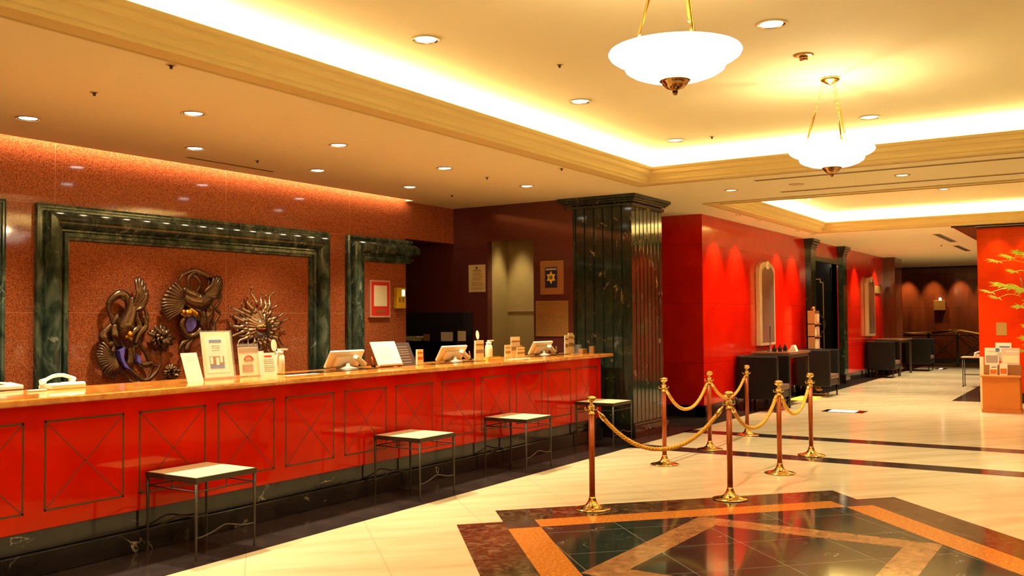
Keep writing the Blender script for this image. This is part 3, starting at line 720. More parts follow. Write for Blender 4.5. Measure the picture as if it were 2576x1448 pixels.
SO = [(11.43, 4.04, CZ, 'soffit downlight nearest the column'), (11.35, 2.0, CZ, 'soffit downlight between the long black ceiling slots'), (15.75, 4.23, TZ, 'second tray downlight nearest the red wall'), (17.9, 4.3, TZ, 'second tray downlight in the far inner corner'),
      (15.75, 2.18, TZ, 'second tray downlight in the near row, toward the right'), (17.9, 2.25, TZ, 'second tray downlight in the far row, toward the right'), (32.6, 5.10, CZ, 'first of two tiny downlights before the dark far wall'), (32.9, 4.6, CZ, 'second of two tiny downlights before the dark far wall')]
for x, y, z, lb in SO:
    place_dl(d3, x, y, z, lb, 'downlights beyond the first tray', first); first = False
for x, y, z in [(11.4, 4.04, CZ), (11.35, 2.0, CZ), (15.75, 4.2, TZ), (17.6, 4.2, TZ), (13.8, 2.2, TZ), (15.75, 2.2, TZ), (17.6, 2.2, TZ), (11.4, 0, CZ), (15.7, 0, TZ), (20.5, 3.7, CZ), (23, 3.7, CZ), (25.5, 3.7, CZ), (28, 3.7, CZ), (13.8, 4.0, TZ)]:
    spot('downlight_lamp', (x, y, z-.02), (x, y, 0), DOWN_W*(.65 if x < 16 else 2.0), 90, .8)
# small wall washers along the red wall
ww = make_downlight(.04, .02, LAMPD); first = True
for i, (x, lb) in enumerate(((14.3, 'small wall washer over the near end of the red wall'), (15.3, 'small wall washer before the first mirror'), (17.6, 'small wall washer beyond the first mirror'), (18.6, 'small wall washer left of the first pilaster'), (23.9, 'small wall washer beyond the second pilaster'), (26.2, 'small wall washer beyond the second mirror'))):
    place_dl(ww, x, 4.95, CZ, lb, 'wall washers of the red wall', first); first = False
    spot('washer_lamp', (x, 4.95, CZ-.02), (x, 5.42, 1.2), WASH_W*1.25, 72, 1, (1, .74, .40))
for y in (4.2, 3.4, 2.6, 5.0, 5.8):
    spot('washer_lamp', (33.0, y, CZ-.03), (33.5, y, 2.0), 110, 50, .9, (1, .55, .2))
for y in (1.75, 1.25, .6):
    spot('washer_lamp', (18.60, y, CZ-.05), (18.9, y, 2.2), 16, 80, .9, (1, .62, .22))
point('doorway_lamp', (20.6, 5.75, 2.9), 14, .05)
spot('recess_lamp', (11.28, 7.25, 3.1), (11.30, 7.25, 0), 60, 46, .5, (1, .82, .42))
spot('planter_lamp', (16.6, 1.2, CZ-.05), (17.3, 1.3, 1.6), 70, 45, .8, (1, .9, .5))
# sprinkler heads, vents, speaker
def make_head(r):
    t = thing('sprinkler_head', '', 'sprinkler'); m = MB(); m.lathe([(r, 0), (r*1.0, -.003), (r*.5, -.008), (r*.4, -.02), (r*.45, -.024), (0, -.028)], seg=16); m.build('cup', GRILLE, t); m = MB(); m.lathe([(r*1.5, 0), (r*1.5, -.003), (r, -.004)], seg=20); m.build('rose', TRIMP, t); return t
hd = make_head(.022); first = True
for x, y, z, lb in ((3.74, 4.93, CZ, 'small ceiling sprinkler near the molding, upper left'), (3.89, 5.96, CZ, 'small ceiling sprinkler left of the front downlights'), (6.48, 7.19, CZ, 'tiny sprinkler beside the long ceiling slot'), (8.68, 4.94, CZ, 'tiny sprinkler close to the tray corner'),
                    (8.73, 5.94, CZ, 'tiny sprinkler between the last two front downlights'), (9.73, 7.17, CZ, 'tiny sprinkler near the alcove corner'), (6.22, 3.55, TZ, 'tiny sprinkler in the tray right of the first downlight'), (9.65, 3.62, TZ, 'tiny sprinkler in the tray by the inner corner'),
                    (23.3, 3.3, CZ, 'dark camera dome on the far ceiling beside the slots')):
    place_dl(hd, x, y, z, lb, 'small ceiling sprinklers', first); first = False
sp = thing('ceiling_sensor', 'round smoke sensor in the tray between the two pendants', 'sensor', (7.02, 1.91, TZ))
m = MB(); m.lathe([(.075, 0), (.075, -.006), (.06, -.012), (.03, -.014)], (7.02, 1.91, TZ), 28); m.build('rose', BRASSP, sp)
m = MB(); m.lathe([(.032, -.012), (.034, -.03), (.026, -.042), (0, -.046)], (7.02, 1.91, TZ), 20); m.build('cap', DBRASS, sp)
m = MB(); m.lathe([(.09, CZ-.0), (.09, CZ-.005), (0, CZ-.006)], (11.38, 3.21, 0), 28); tag(m.build('ceiling_speaker', BEIGE), 'round flush speaker grille on the soffit below the far pendant', 'speaker')
def vent(x0, x1, y0, y1, lb, w=.0):
    t = thing('air_slot', lb, 'vent', ((x0+x1)/2, (y0+y1)/2, CZ))
    m = MB(); m.box(x0, x1, y0, y1, CZ-.004, CZ); m.build('slot', GRILLE, t)
    m = MB(); e = .012
    m.box(x0-e, x1+e, y0-e, y0, CZ-.006, CZ); m.box(x0-e, x1+e, y1, y1+e, CZ-.006, CZ); m.box(x0-e, x0, y0, y1, CZ-.006, CZ); m.box(x1, x1+e, y0, y1, CZ-.006, CZ); m.build('frame', TRIMP, t)
vent(5.95, 7.06, 7.56, 7.61, 'narrow brown air slot in the low ceiling beside the granite wall')
vent(10.75, 10.82, -1, 3.52, 'long black air slot on the soffit, nearer of the pair')
vent(11.94, 12.01, -1, 3.57, 'long black air slot on the soffit, farther of the pair')
vent(20.0, 22.4, 2.86, 2.98, 'brown air slot on the far ceiling, nearer of two')
vent(23.6, 25.8, 2.98, 3.10, 'brown air slot on the far ceiling, farther of two')

# ------------------------------------------------------------------ things on the counter
def plane_thing(name, label, cat, x, y, lean, rotz=0, z=CT):
    o = thing(name, label, cat, (x, y, z)); o.rotation_euler = (radians(-lean), 0, rotz); return o
def lines(x0, x1, zs, y, h=.004, rnd=None):
    m = MB(); rnd = rnd or random.Random(3)
    for z in zs:
        x = x0+rnd.uniform(0, .004)
        while x < x1-.004:
            e = min(x1, x+rnd.uniform(.008, .022)); m.box(x, e, y-.0006, y, z, z+h); x = e+.004
    return m
def local(m, name, mat, t, bevel=0): return m.build(name, mat, t, bevel, world=False)
t = plane_thing('paper_card', 'plain white card leaning at the left end of the counter displays', 'card', 4.535, 5.77, 22)
m = MB(); m.box(0, .145, -.0015, .0015, 0, .235); local(m, 'sheet', PAPER, t)
local(lines(.03, .11, (.20, .185, .17), -.0016, .003), 'print', flat('faint_print', (.66, .55, .42), .7), t)
t = plane_thing('sign_holder', 'tallest acrylic sign holder with a framed pale notice', 'sign', 4.84, 5.95, 10)
m = MB(); m.box(0, .285, -.003, .003, .015, .375); q = local(m, 'notice', PAPERY, t)
m = MB(); m.box(.03, .24, -.0045, -.003, .05, .34); local(m, 'sheet', PAPER, q)
m = MB(); m.box(.07, .19, -.006, -.0045, .29, .312); m.box(.06, .20, -.006, -.0045, .085, .11); local(m, 'heading', BLUEP, q)
m = MB(); m.box(.06, .20, -.0062, -.0045, .11, .18); local(m, 'picture', BROWNP, q)
m = MB(); m.box(.065, .09, -.0068, -.006, .12, .175); m.box(.12, .15, -.0068, -.006, .11, .17); m.box(.16, .185, -.0068, -.006, .13, .18); local(m, 'picture_light', PAPER, q)
local(lines(.09, .17, (.26, .245, .225), -.0046), 'print', INK, q)
m = MB(); m.box(-.01, .30, -.008, -.005, 0, .385); local(m, 'front_sheet', ACRYL, t)
m = MB(); m.box(-.01, .30, -.06, .0, .0, .004); m.T = None; local(m, 'foot', ACRYL, t)
t = plane_thing('sign_holder', 'low sign holder with red arched logo beside the tallest one', 'sign', 5.195, 5.96, 8)
m = MB(); m.box(0, .205, -.002, .002, .01, .24); q = local(m, 'notice', PAPERY, t)
m = MB(); m.box(.0, .205, -.004, -.002, .20, .235); m.box(.03, .14, -.004, -.002, .04, .10); local(m, 'brown_band', BROWNP, q)
m = MB(); m.tube([(.10+.045*cos(a), -.003, .135+.035*sin(a)) for a in [pi*k/10 for k in range(11)]], .006, 6); local(m, 'arch_logo', REDP, q)
m = MB(); m.box(.06, .14, -.004, -.002, .125, .138); local(m, 'caption', BROWNP, q)
m = MB(); m.box(-.006, .212, -.006, -.0045, 0, .27); local(m, 'front_sheet', ACRYL, t)
t = plane_thing('tent_card', 'small tent card with rows of print before the white dispenser', 'card', 5.40, 5.92, 8)
m = MB(); m.box(0, .15, -.001, .001, 0, .19); m.T = Matrix.Rotation(radians(20), 4, 'X'); m.box(0, .15, .0, .002, 0, .0); m.T = None
local(m, 'sheet', PAPER, t)
m = MB(); m.box(.0, .15, .03, .032, 0, .185); m.box(.0, .06, .034, .036, .02, .21); local(m, 'back_leaf', PAPER, t)
m = MB(); m.box(.03, .11, -.002, -.001, .155, .168); local(m, 'heading', REDP, t)
local(lines(.02, .13, (.13, .115, .10, .08, .065, .05, .035), -.001), 'print', INK, t)
def dispenser(x, y, lb, s=1.0, fan=True):
    t = thing('pump_dispenser', lb, 'dispenser', (x, y, CT))
    m = MB(); m.lathe([(.045*s, 0), (.05*s, .01), (.05*s, .11*s), (.045*s, .15*s), (.03*s, .17*s)], seg=20, sy=.8); local(m, 'bottle', PLASTIC, t)
    m = MB(); m.lathe([(.032*s, .165*s), (.034*s, .19*s), (.012*s, .195*s), (.01*s, .205*s)], seg=16); m.box(-.015*s, .085*s, -.012, .012, .198*s, .214*s); local(m, 'pump_head', PLASTIC, t)
    return t
dispenser(5.72, 6.07, 'white pump dispenser behind the small tent card')
dispenser(8.86, 6.02, 'white pump dispenser behind the middle monitor group')
dispenser(7.36, 6.12, 'white pump dispenser half hidden behind the dark board', .85)
def fan_card(x, y, z, lb):
    t = plane_thing('paper_fan', lb, 'fan', x, y, 6, z=z)
    m = MB(); m.prism([(.032*cos(2*pi*k/20), .115+.052*sin(2*pi*k/20)) for k in range(20)], -.001, .001, 'xz'); local(m, 'leaf', PLASTIC, t)
    m = MB(); m.box(-.004, .004, -.002, .002, -(z-CT)-.0, .07); local(m, 'handle', BROWNP, t); m = MB(); m.lathe([(.02, -(z-CT)), (.02, -(z-CT)+.012)], seg=12); local(m, 'foot', GREYP, t)
    return t
fan_card(5.63, 6.03, CT+.13, 'pale oval paper fan standing behind the tent card')
fan_card(8.74, 6.08, CT+.16, 'pale oval paper fan standing over the middle leaflet holder')
def make_monitor():
    """flat panel seen from behind; screen faces +Y and leans back; origin at base centre on the counter"""
    t = thing('monitor', '', 'monitor')
    a = radians(30)
    T = Matrix.Translation((0, .06, .012)) @ Matrix.Rotation(a, 4, 'X')
    m = MB(); m.T = T; m.box(-.225, .225, 0, .026, 0, .175); q = local(m, 'screen_shell', PLASTIC, t, .006)
    m = MB(); m.T = T; m.box(-.15, .17, -.024, 0, .02, .125); local(m, 'back_cover', PLASTIC, q, .008)
    m = MB(); m.T = T; m.box(-.205, .205, .026, .0275, .02, .155); local(m, 'display', BLK, q)
    m = MB(); m.T = Matrix.Translation((.12, -.07, .065)) @ Matrix.Rotation(radians(32), 4, 'Y') @ Matrix.Rotation(radians(10), 4, 'X'); m.box(-.09, .06, -.03, .03, -.02, .02); local(m, 'arm', PLASTIC, t, .008)
    m = MB(); m.lathe([(.10, 0), (.10, .008), (.05, .02), (.03, .03), (.03, .05)], (0, 0, 0), 24); local(m, 'stand', GREYP, t)
    return t
mo = make_monitor(); mo.location = (6.55, 6.06, CT); mo['label'] = 'cream monitor seen from behind, leftmost of the three on the counter'; mo['group'] = 'monitors on the counter'
dup(mo, (8.13, 5.98, CT), 'cream monitor seen from behind, middle one of the three', group='monitors on the counter')
dup(mo, (10.02, 6.0, CT), 'cream monitor seen from behind, farthest one near the column', group='monitors on the counter')
def mat_(x0, x1, y0, y1, lb, mat=BLK, z=CT, h=.004, name='desk_mat', cat='mat'):
    m = MB(); m.box(x0, x1, y0, y1, z, z+h); return tag(m.build(name, mat), lb, cat)
mat_(5.62, 6.70, 5.80, 5.98, 'flat black desk mat before the leftmost monitor')
mat_(7.5, 8.45, 5.78, 5.87, 'flat black desk mat before the middle monitor')
mat_(9.5, 10.35, 5.78, 5.9, 'flat black desk mat before the farthest monitor')
mat_(5.50, 5.85, 5.72, 5.79, 'white sheet of paper lying between tent card and black mat', PAPER, h=.002, name='paper_sheet', cat='paper')
mat_(8.78, 9.2, 5.66, 5.72, 'white sheet of paper lying in front of the small card group', PAPER, h=.002, name='paper_sheet', cat='paper')
t = plane_thing('menu_board', 'large white board on an easel leaning back on the counter', 'board', 6.78, 5.86, 26)
m = MB(); m.box(0, .36, -.003, .003, .02, .27); q = local(m, 'board', PAPER, t, .001)
local(lines(.09, .27, (.21, .19, .165, .14, .12, .095), -.0032, .003), 'print', flat('faint_brown_print', (.70, .58, .40), .7), q)
m = MB(); m.box(.02, .34, -.02, .010, .010, .025); m.box(.04, .32, .003, .03, .018, .034); local(m, 'easel', WOODF, t)
t = plane_thing('menu_board', 'dark brown board with pale print beside the white one', 'board', 7.10, 5.90, 26)
m = MB(); m.box(0, .30, -.003, .003, .0, .25); q = local(m, 'board', flat('dark_board', (.045, .018, .012), .6), t, .001)
local(lines(.06, .24, (.20, .17, .145, .12, .09, .06, .03), -.0032, .006), 'print', flat('chalk_print', (.32, .2, .13), .7), q)
def leaflet_box(x0, w, y, h, lb, mats=(PAPERY, REDP), d=.03):
    t = thing('leaflet_holder', lb, 'leaflet holder', (x0, y, CT))
    m = MB(); m.box(0, w, 0, d, 0, h*.6); local(m, 'pocket', ACRYL, t)
    m = MB(); m.box(.003, w-.003, .004, d-.006, .004, h); q = local(m, 'leaflets', mats[0], t)
    m = MB(); m.box(.01, w-.01, .0025, .004, h*.34, h*.52); m.box(.01, w-.01, .0025, .004, h*.74, h*.82); local(m, 'print', mats[1], q)
    return t
leaflet_box(7.36, .10, 5.86, .155, 'leaflet holder with orange and red print beside the dark board', (PAPERY, REDP))
leaflet_box(8.56, .165, 5.99, .215, 'tall leaflet holder between the middle monitor and the pump', (PAPERY, BROWNP))
t = thing('wooden_block', 'golden wooden block at the foot of the tall leaflet holder', 'block', (8.70, 5.86, CT))
m = MB(); m.prism([(-.14, 0), (.14, 0), (.11, .035), (-.12, .035)], -.03, .03, 'xz'); local(m, 'block', GOLD, t)
for (x0, w, y, h, mm, lb) in ((9.13, .13, 5.97, .15, (PAPERY, BROWNP), 'pale card at the left of the cluster between two monitors'), (9.29, .20, 5.99, .24, (PAPERY, BROWNP), 'tallest tilted card in the cluster between two monitors'),
                              (9.28, .17, 5.90, .12, (PAPERY, BROWNP), 'low card in front of the cluster between two monitors'), (9.50, .12, 6.04, .14, (BROWNP, PAPERY), 'brown card at the right of the cluster between two monitors'),
                              (10.47, .10, 5.93, .24, (PAPER, BROWNP), 'white leaflet holder, leftmost beyond the last monitor'), (10.60, .13, 5.95, .265, (PAPERY, BROWNP), 'cream leaflet holder, tallest near the column'),
                              (10.74, .11, 6.00, .24, (PAPER, BROWNP), 'tilted white leaflet holder at the far end of the counter')):
    leaflet_box(x0, w, y, h, lb, mm, .02)
for (x, y, w, h, lb, mt) in ((10.70, 5.80, .11, .06, 'small dark box before the last leaflet holders', BROWNP), (10.80, 5.92, .07, .11, 'clear acrylic box near the end of the counter', ACRYL), (10.84, 5.74, .05, .09, 'small brown card stand at the tip of the counter', BROWNP)):
    m = MB(); m.box(x-w/2, x+w/2, y-.03, y+.03, CT, CT+h); tag(m.build('small_box', mt, bevel=.003), lb, 'box')
def pen_cup(x, y, lb, mt):
    t = thing('pen_stand', lb, 'pen stand', (x, y, CT)); m = MB(); m.lathe([(.022, 0), (.024, .02), (.012, .025)], seg=14); local(m, 'base', BLK, t)
    m = MB(); m.tube([(0, 0, .02), (-.025, 0, .10)], [.006, .005], 8); local(m, 'pen', mt, t)
pen_cup(6.86, 6.0, 'orange pen in a black stand beside the leftmost monitor', ORANGEB); pen_cup(8.50, 6.02, 'orange pen in a black stand beside the middle monitor', ORANGEB); pen_cup(10.38, 6.0, 'pen in a black stand beside the farthest monitor', BROWNP)
# telephone
def telephone(x, y, lb, z=CT, s=1.0, rot=0):
    t = thing('telephone', lb, 'telephone', (x, y, z), rot)
    m = MB(); m.prism([(-.075*s, 0), (.075*s, 0), (.075*s, .028*s), (-.06*s, .045*s), (-.075*s, .03*s)], -.13*s, .13*s, 'yz'); local(m, 'base', PLASTIC, t, .008*s)
    m = MB(); sy = .045*s
    s_ = spline([(-.135*s, sy, .052*s), (-.10*s, sy, .060*s), (-.04*s, sy, .085*s), (.03*s, sy, .088*s), (.09*s, sy, .068*s), (.12*s, sy, .055*s)], 5)
    m.tube(s_, [.015*s]*6+[.013*s]*(len(s_)-12)+[.015*s]*6, 10); m.ball((-.115*s, sy, .048*s), .024*s, sz=.8); m.ball((.10*s, sy, .05*s), .024*s, sz=.8); local(m, 'handset', PLASTIC, t)
    m = MB()
    for i in range(4):
        for j in range(3): m.box((.0+.025*j)*s, (.015+.025*j)*s, (-.06+.022*i)*s, (-.046+.022*i)*s, .028*s, .043*s+.003*i*0)
    local(m, 'keys', GREYP, t)
    m = MB(); m.tube([(-.13*s+.01*cos(k*.9)-.0004*k, sy-.0016*k, .035*s+.01*sin(k*.9)) for k in range(50)], .0025, 5); local(m, 'cord', PLASTIC, t)
    return t
telephone(3.77, 6.12, 'cream telephone with arched handset near the left end of the counter')
t = thing('cable_remote', 'slim cream pad lying beside the left telephone', 'pad', (3.56, 6.02, CT)); m = MB(); m.box(-.09, .03, -.02, .02, 0, .012); local(m, 'pad', PLASTIC, t, .005)
t = thing('card_terminal', 'low cream device at the left edge of the photo on the counter', 'device', (3.44, 6.36, CT))
m = MB(); m.prism([(-.08, 0), (.10, 0), (.08, .045), (-.08, .03)], -.17, .15, 'yz'); local(m, 'case', PLASTIC, t, .006)
m = MB(); m.box(-.13, .06, -.04, .03, .045, .052); local(m, 'lid', PLASTIC, t, .003)

# ------------------------------------------------------------------ on the granite and alcove walls
t = thing('framed_certificate', 'red framed certificate with a round emblem on the granite wall', 'picture', (9.33, WY, 1.82))
m = MB(); m.box(9.13, 9.53, WY-.04, WY, 1.575, 2.06); q = m.build('frame', flat('pale_frame', (.62, .3, .2), .4), t)
m = MB(); m.box(9.155, 9.505, WY-.043, WY-.04, 1.60, 2.035); m.build('mount', REDP, t)
m = MB(); m.box(9.20, 9.455, WY-.046, WY-.043, 1.72, 1.99); q = m.build('sheet', PAPERY, t)
m = MB(); m.prism([(9.325+.062*cos(k*pi/12), 1.90+.062*sin(k*pi/12)) for k in range(24)], WY-.05, WY-.046, 'xz'); m.build('emblem', WOODF, q)
m = MB(); m.box(9.24, 9.42, WY-.046, WY-.043, 1.64, 1.67); m.build('name_plate', BRASSP, t)
t = thing('wall_intercom', 'yellow wall device with a lit window at the wall corner', 'device', (9.73, WY, 1.85))
m = MB(); m.box(9.64, 9.82, WY-.07, WY, 1.69, 1.97); m.build('case', YELLOW, t, .01)
m = MB(); m.box(9.735, 9.79, WY-.074, WY-.068, 1.86, 1.94); plab(m.build('window', flat('lit_window', (1, .9, .3), .3, emit=(1, .85, .25), es=3), t), 'lit yellow window')
for x in (9.67, 9.74):
    m = MB(); m.box(x, x+.035, WY-.073, WY-.069, 1.775, 1.84); m.build('button_panel', flat('olive_button', (.30, .2, .03), .5), t)
AX = 11.0
def apl(y0, y1, z0, z1, d0, d1): m = MB(); m.box(AX-d1, AX-d0, y0, y1, z0, z1); return m
t = thing('wall_notice', 'cream printed notice on the maroon wall left of the recess', 'notice', (AX, 7.66, 2.1))
apl(7.52, 7.81, 1.93, 2.32, 0, .008).build('sheet', flat('yellow_notice', (.66, .52, .20), .6), t)
m = MB()
rnd = random.Random(5)
for z in [2.215, 2.19, 2.17, 2.14, 2.12, 2.10, 2.06, 2.04, 2.02, 1.985, 1.965]: m.box(AX-.010, AX-.008, 7.55+rnd.uniform(0, .04), 7.77-rnd.uniform(0, .04), z, z+.006)
m.box(AX-.010, AX-.008, 7.60, 7.73, 2.235, 2.247); m.build('print', BROWNP, t)
m = MB(); m.lathe([(.018, -.011), (.018, -.008)], (AX, 7.67, 2.275), 16, 'x'); m.build('crest', INK, t)
t = thing('framed_emblem', 'wooden framed navy panel with a yellow star-shaped emblem', 'picture', (AX, 6.42, 2.1))
apl(6.24, 6.60, 1.87, 2.33, 0, .025).build('frame', WOODF, t, .004)
apl(6.33, 6.52, 1.96, 2.24, .025, .028).build('panel', NAVY, t)
m = MB(); c = (6.425, 2.10)
pts = []
for k in range(12):
    a = pi/2+k*pi/6; r = .088 if k % 2 == 0 else .050; pts.append((c[0]+r*cos(a)*.9, c[1]+r*sin(a)))
m.prism(pts, AX-.032, AX-.028, 'yz'); m.build('emblem', YELP, t)
m = MB(); m.lathe([(.028, -.034), (.028, -.030)], (AX, *c), 18, 'x'); m.build('emblem_centre', flat('olive_disc', (.16, .16, .03), .5), t)
apl(6.34, 6.51, 2.20, 2.225, .028, .030).build('caption', GREYP, t)
t = thing('brass_plaque', 'square brass plaque with engraved rows beside the column', 'plaque', (AX, 6.42, 1.55))
apl(6.17, 6.68, 1.30, 1.785, 0, .02).build('plate', BRASSP, t, .003)
m = MB(); m.box(AX-.022, AX-.02, 6.23, 6.62, 1.735, 1.75)
for z in (1.59, 1.56, 1.51, 1.48, 1.43, 1.40):
    y = 6.24
    while y < 6.58: e = y+rnd.uniform(.03, .06); m.box(AX-.022, AX-.02, y, e, z, z+.012); y = e+.02
m.box(AX-.022, AX-.02, 6.33, 6.46, 1.355, 1.368); m.build('engraving', BROWNP, t)
# black back-office cabinet
t = thing('back_cabinet', 'black cabinet in the dark opening behind the desk', 'cabinet', (10.8, 8.3, 0))
m = MB(); m.box(10.6, 10.995, 7.745, 9.4, 0, 1.235); m.build('carcass', BLK, t); m = MB(); m.box(10.96, 10.995, 7.745, 9.4, 1.236, 1.64); tag(m.build('splash_board', MATBLK), 'black panel on the wall above the dark back cabinet', 'panel')
for (y0, y1, z1, lb, mt) in ((8.0, 8.2, 1.36, 'white card standing on the black back cabinet', PAPER), (7.77, 7.90, 1.375, 'cream card at the right end of the black back cabinet', PAPERY), (8.42, 8.52, 1.33, 'dim brown box on the black back cabinet', BROWNP)):
    m = MB(); m.box(10.84, 10.86, y0, y1, 1.235, z1); tag(m.build('standing_card', mt), lb, 'card')
for k in range(3):
    m = MB(); m.box(10.7, 10.9, 8.60-.03*k, 8.82, 1.235+.022*k, 1.254+.022*k); tag(m.build('book', PAPERY), ('dim paper pile on the back cabinet, lowest book', 'dim paper pile on the back cabinet, middle book', 'dim paper pile on the back cabinet, top book')[k], 'book', 'books on the back cabinet')

# ------------------------------------------------------------------ corridor: pilasters, door, mirrors
def pilaster(x, lb):
    t = thing('wall_pilaster', lb, 'pilaster', (x, 5.25, 0)); y0 = 5.24
    m = MB(); m.prism(flute_plan(x, x+.35, y0, 5.5, 3, 2, .01, .012), .2, 2.98); m.build('shaft', BLACKG, t)
    m = MB()
    for d, z0, z1 in ((.015, 2.94, 2.98), (.03, 2.98, 3.03), (.055, 3.03, 3.08), (.08, 3.08, 3.149)): m.box(x-d, x+.35+d, y0-d, 5.5, z0, z1)
    m.build('capital', BLACKG, t, bevel=.005)
    m = MB(); m.box(x-.03, x+.38, y0-.03, 5.5, 0, .2); m.build('plinth', BLACK, t)
pilaster(19.55, 'dark green pilaster left of the black doorway'); pilaster(22.25, 'dark green pilaster right of the black doorway')
q = MB(); q.box(19.9, 22.25, 5.30, 5.38, 2.72, 2.82); struct(q.build('trim_5', BLK))
door = thing('open_door', 'black door leaf with thin gold lines and a ring handle in the doorway', 'door', (22.17, 5.8, 0))
m = MB(); m.box(22.15, 22.20, 5.52, 6.28, 0, 2.68); m.build('leaf', BLK, door)
m = MB(); a, b, c, d = 5.66, 6.20, .25, 2.42
for r in ((a, b, c, c+.02), (a+.06, b, d-.02, d), (a, a+.02, c, d-.08), (a, a+.06, d-.10, d-.08), (a+.06, a+.08, d-.10, d)): m.box(22.142, 22.15, r[0], r[1], r[2], r[3])
m.build('gold_line', BRASSP, door)
m = MB(); m.tube([(22.10, 5.90+.27*cos(k*pi/16), 1.36+.27*sin(k*pi/16)) for k in range(32)], .016, 8, closed=True); m.build('ring_handle', BRONZE, door)
def mirror(x, lb, w=.85):
    t = thing('wall_mirror', lb, 'mirror', (x, 5.36, 1.75)); z0, z1 = 1.03, 2.38
    arch = [(x-w/2, z0), (x+w/2, z0), (x+w/2, z1)]+[(x+w/2*cos(k*pi/10), z1+.16*sin(k*pi/10)) for k in range(1, 10)]+[(x-w/2, z1)]
    m = MB(); m.prism(arch, 5.27, 5.36, 'xz'); m.build('frame', MIRF, t, .01)
    s = .82; cz = (z0+z1)/2
    m = MB(); m.prism([(x+(a-x)*s, cz+(b-cz)*.9) for a, b in arch], 5.262, 5.272, 'xz'); m.build('glass', MIRROR, t)
    m = MB(); m.ball((x, 5.27, z1+.10), .10, sy=.4, sz=.8); m.build('crest', MIRF, t)
mirror(16.75, 'arched silver-gilt mirror over the first black table'); mirror(25.35, 'arched silver-gilt mirror over the second black table')
# armchairs (tub chairs opening toward the aisle)
def make_armchair():
    t = thing('armchair', '', 'armchair'); W_, D_, H_ = .76, .74, .90
    # plan: open side at -Y
    th = .085
    outer = [(-W_/2, -D_/2), (-W_/2, D_/2-.12), (-W_/2+.06, D_/2-.04), (-W_/2+.16, D_/2), (W_/2-.16, D_/2), (W_/2-.06, D_/2-.04), (W_/2, D_/2-.12), (W_/2, -D_/2)]
    inner = [(W_/2-th, -D_/2), (W_/2-th, D_/2-.16), (W_/2-.17, D_/2-th), (-W_/2+.17, D_/2-th), (-W_/2+th, D_/2-.16), (-W_/2+th, -D_/2)]
    m = MB(); m.prism((outer+inner)[::-1], .20, H_); local(m, 'shell', LEATHER, t, .02)
    m = MB(); m.box(-W_/2+th, W_/2-th, -D_/2+.01, D_/2-th, .22, .34); local(m, 'seat_base', LEATHER, t, .01)
    m = MB(); m.box(-W_/2+th+.005, W_/2-th-.005, -D_/2-.005, D_/2-th, .34, .43); local(m, 'cushion', CUSH, t, .02)
    for sx in (-1, 1):
        for sy in (-1, 1):
            x, y = sx*(W_/2-.04), sy*(D_/2-.05); m = MB(); m.lathe([(.014, 0), (.026, .21)], (x, y, 0), 8); local(m, 'leg', BLK, t)
    return t
ac = make_armchair(); ac.location = (15.42, 4.97, EPS); ac['label'] = 'black leather tub chair nearest the camera, by the first mirror'; ac['group'] = 'black tub chairs'
dup(ac, (18.65, 5.0-.05, EPS), 'black leather tub chair between the first table and the pilaster', group='black tub chairs')
dup(ac, (25.0, 4.97, EPS), 'black leather tub chair beyond the doorway, before the second mirror', group='black tub chairs')
dup(ac, (28.4, 4.68, EPS), 'black leather tub chair farthest along, by the dark pier', group='black tub chairs')
def wall_table(x0, x1, lb):
    t = thing('side_table', lb, 'table', ((x0+x1)/2, 5.0, 0)); y0, y1 = 4.62, 5.30
    m = MB(); m.box(x0, x1, y0, y1, .905, .94); m.build('top', TABW, t, .004)
    m = MB(); m.box(x0+.03, x1-.03, y0+.03, y1-.03, .84, .905); m.build('apron', BRONZE, t)
    for x in (x0+.05, x1-.05):
        for y in (y0+.05, y1-.05): m = MB(); m.box(x-.025, x+.025, y-.025, y+.025, 0, .84); m.build('leg', BRONZE, t)
wall_table(15.85, 17.1, 'dark walnut table between two black tub chairs below the mirror'); wall_table(25.55, 27.2, 'second dark table below the far mirror')
t = thing('display_stand', 'slim metal stand with small bottles on the near walnut table', 'stand', (16.3, 5.1, .94))
m = MB(); m.lathe([(.06, .94), (.06, .95), (.01, .96), (.008, 1.35), (.015, 1.37), (0, 1.39)], (16.3, 5.1, 0), 14); m.build('pole', BRONZE, t)
for k, (x, y) in enumerate(((16.05, 4.95), (16.2, 4.9), (16.5, 4.9))):
    m = MB(); m.lathe([(.035, .94), (.04, 1.0), (.015, 1.03), (.015, 1.06), (0, 1.065)], (x, y, 0), 12); tag(m.build('small_bottle', BLK), ('small dark bottle on the walnut table, leftmost', 'small dark bottle on the walnut table, middle', 'small dark bottle on the walnut table, by the white card')[k], 'bottle', 'small bottles on the table')
m = MB(); m.prism([(4.72, .94), (4.86, .94), (4.80, 1.04), (4.76, 1.04)], 16.55, 16.68, 'yz'); tag(m.build('tent_card', PAPER), 'white tent card on the walnut table', 'card')
# leaflet tower
t = thing('leaflet_tower', 'tall wooden leaflet tower standing behind the second tub chair', 'stand', (19.25, 5.15, 0))
m = MB(); m.box(19.07, 19.09, 5.06, 5.22, 0, 1.66); m.box(19.07, 19.42, 5.20, 5.22, 0, 1.66); m.box(19.40, 19.42, 5.06, 5.22, 0, 1.66)
for z in (.05, .88, 1.13, 1.38): m.box(19.07, 19.42, 5.02, 5.22, z, z+.02)
m.build('frame', WOODF, t)
for k, z in enumerate((.90, 1.15, 1.40)):
    for j in range(3):
        m = MB(); m.box(19.10+.10*j, 19.19+.10*j, 5.05, 5.08, z, z+.20-.02*((j+k) % 2)); q = m.build('leaflets', (PAPERY, PAPER, flat('peach_print', (.7, .35, .2), .6))[(j+k) % 3], t)
m = MB(); m.ball((19.2, 5.12, 1.70), .05); plab(m.build('knob', SILVER, t), 'bright round top')
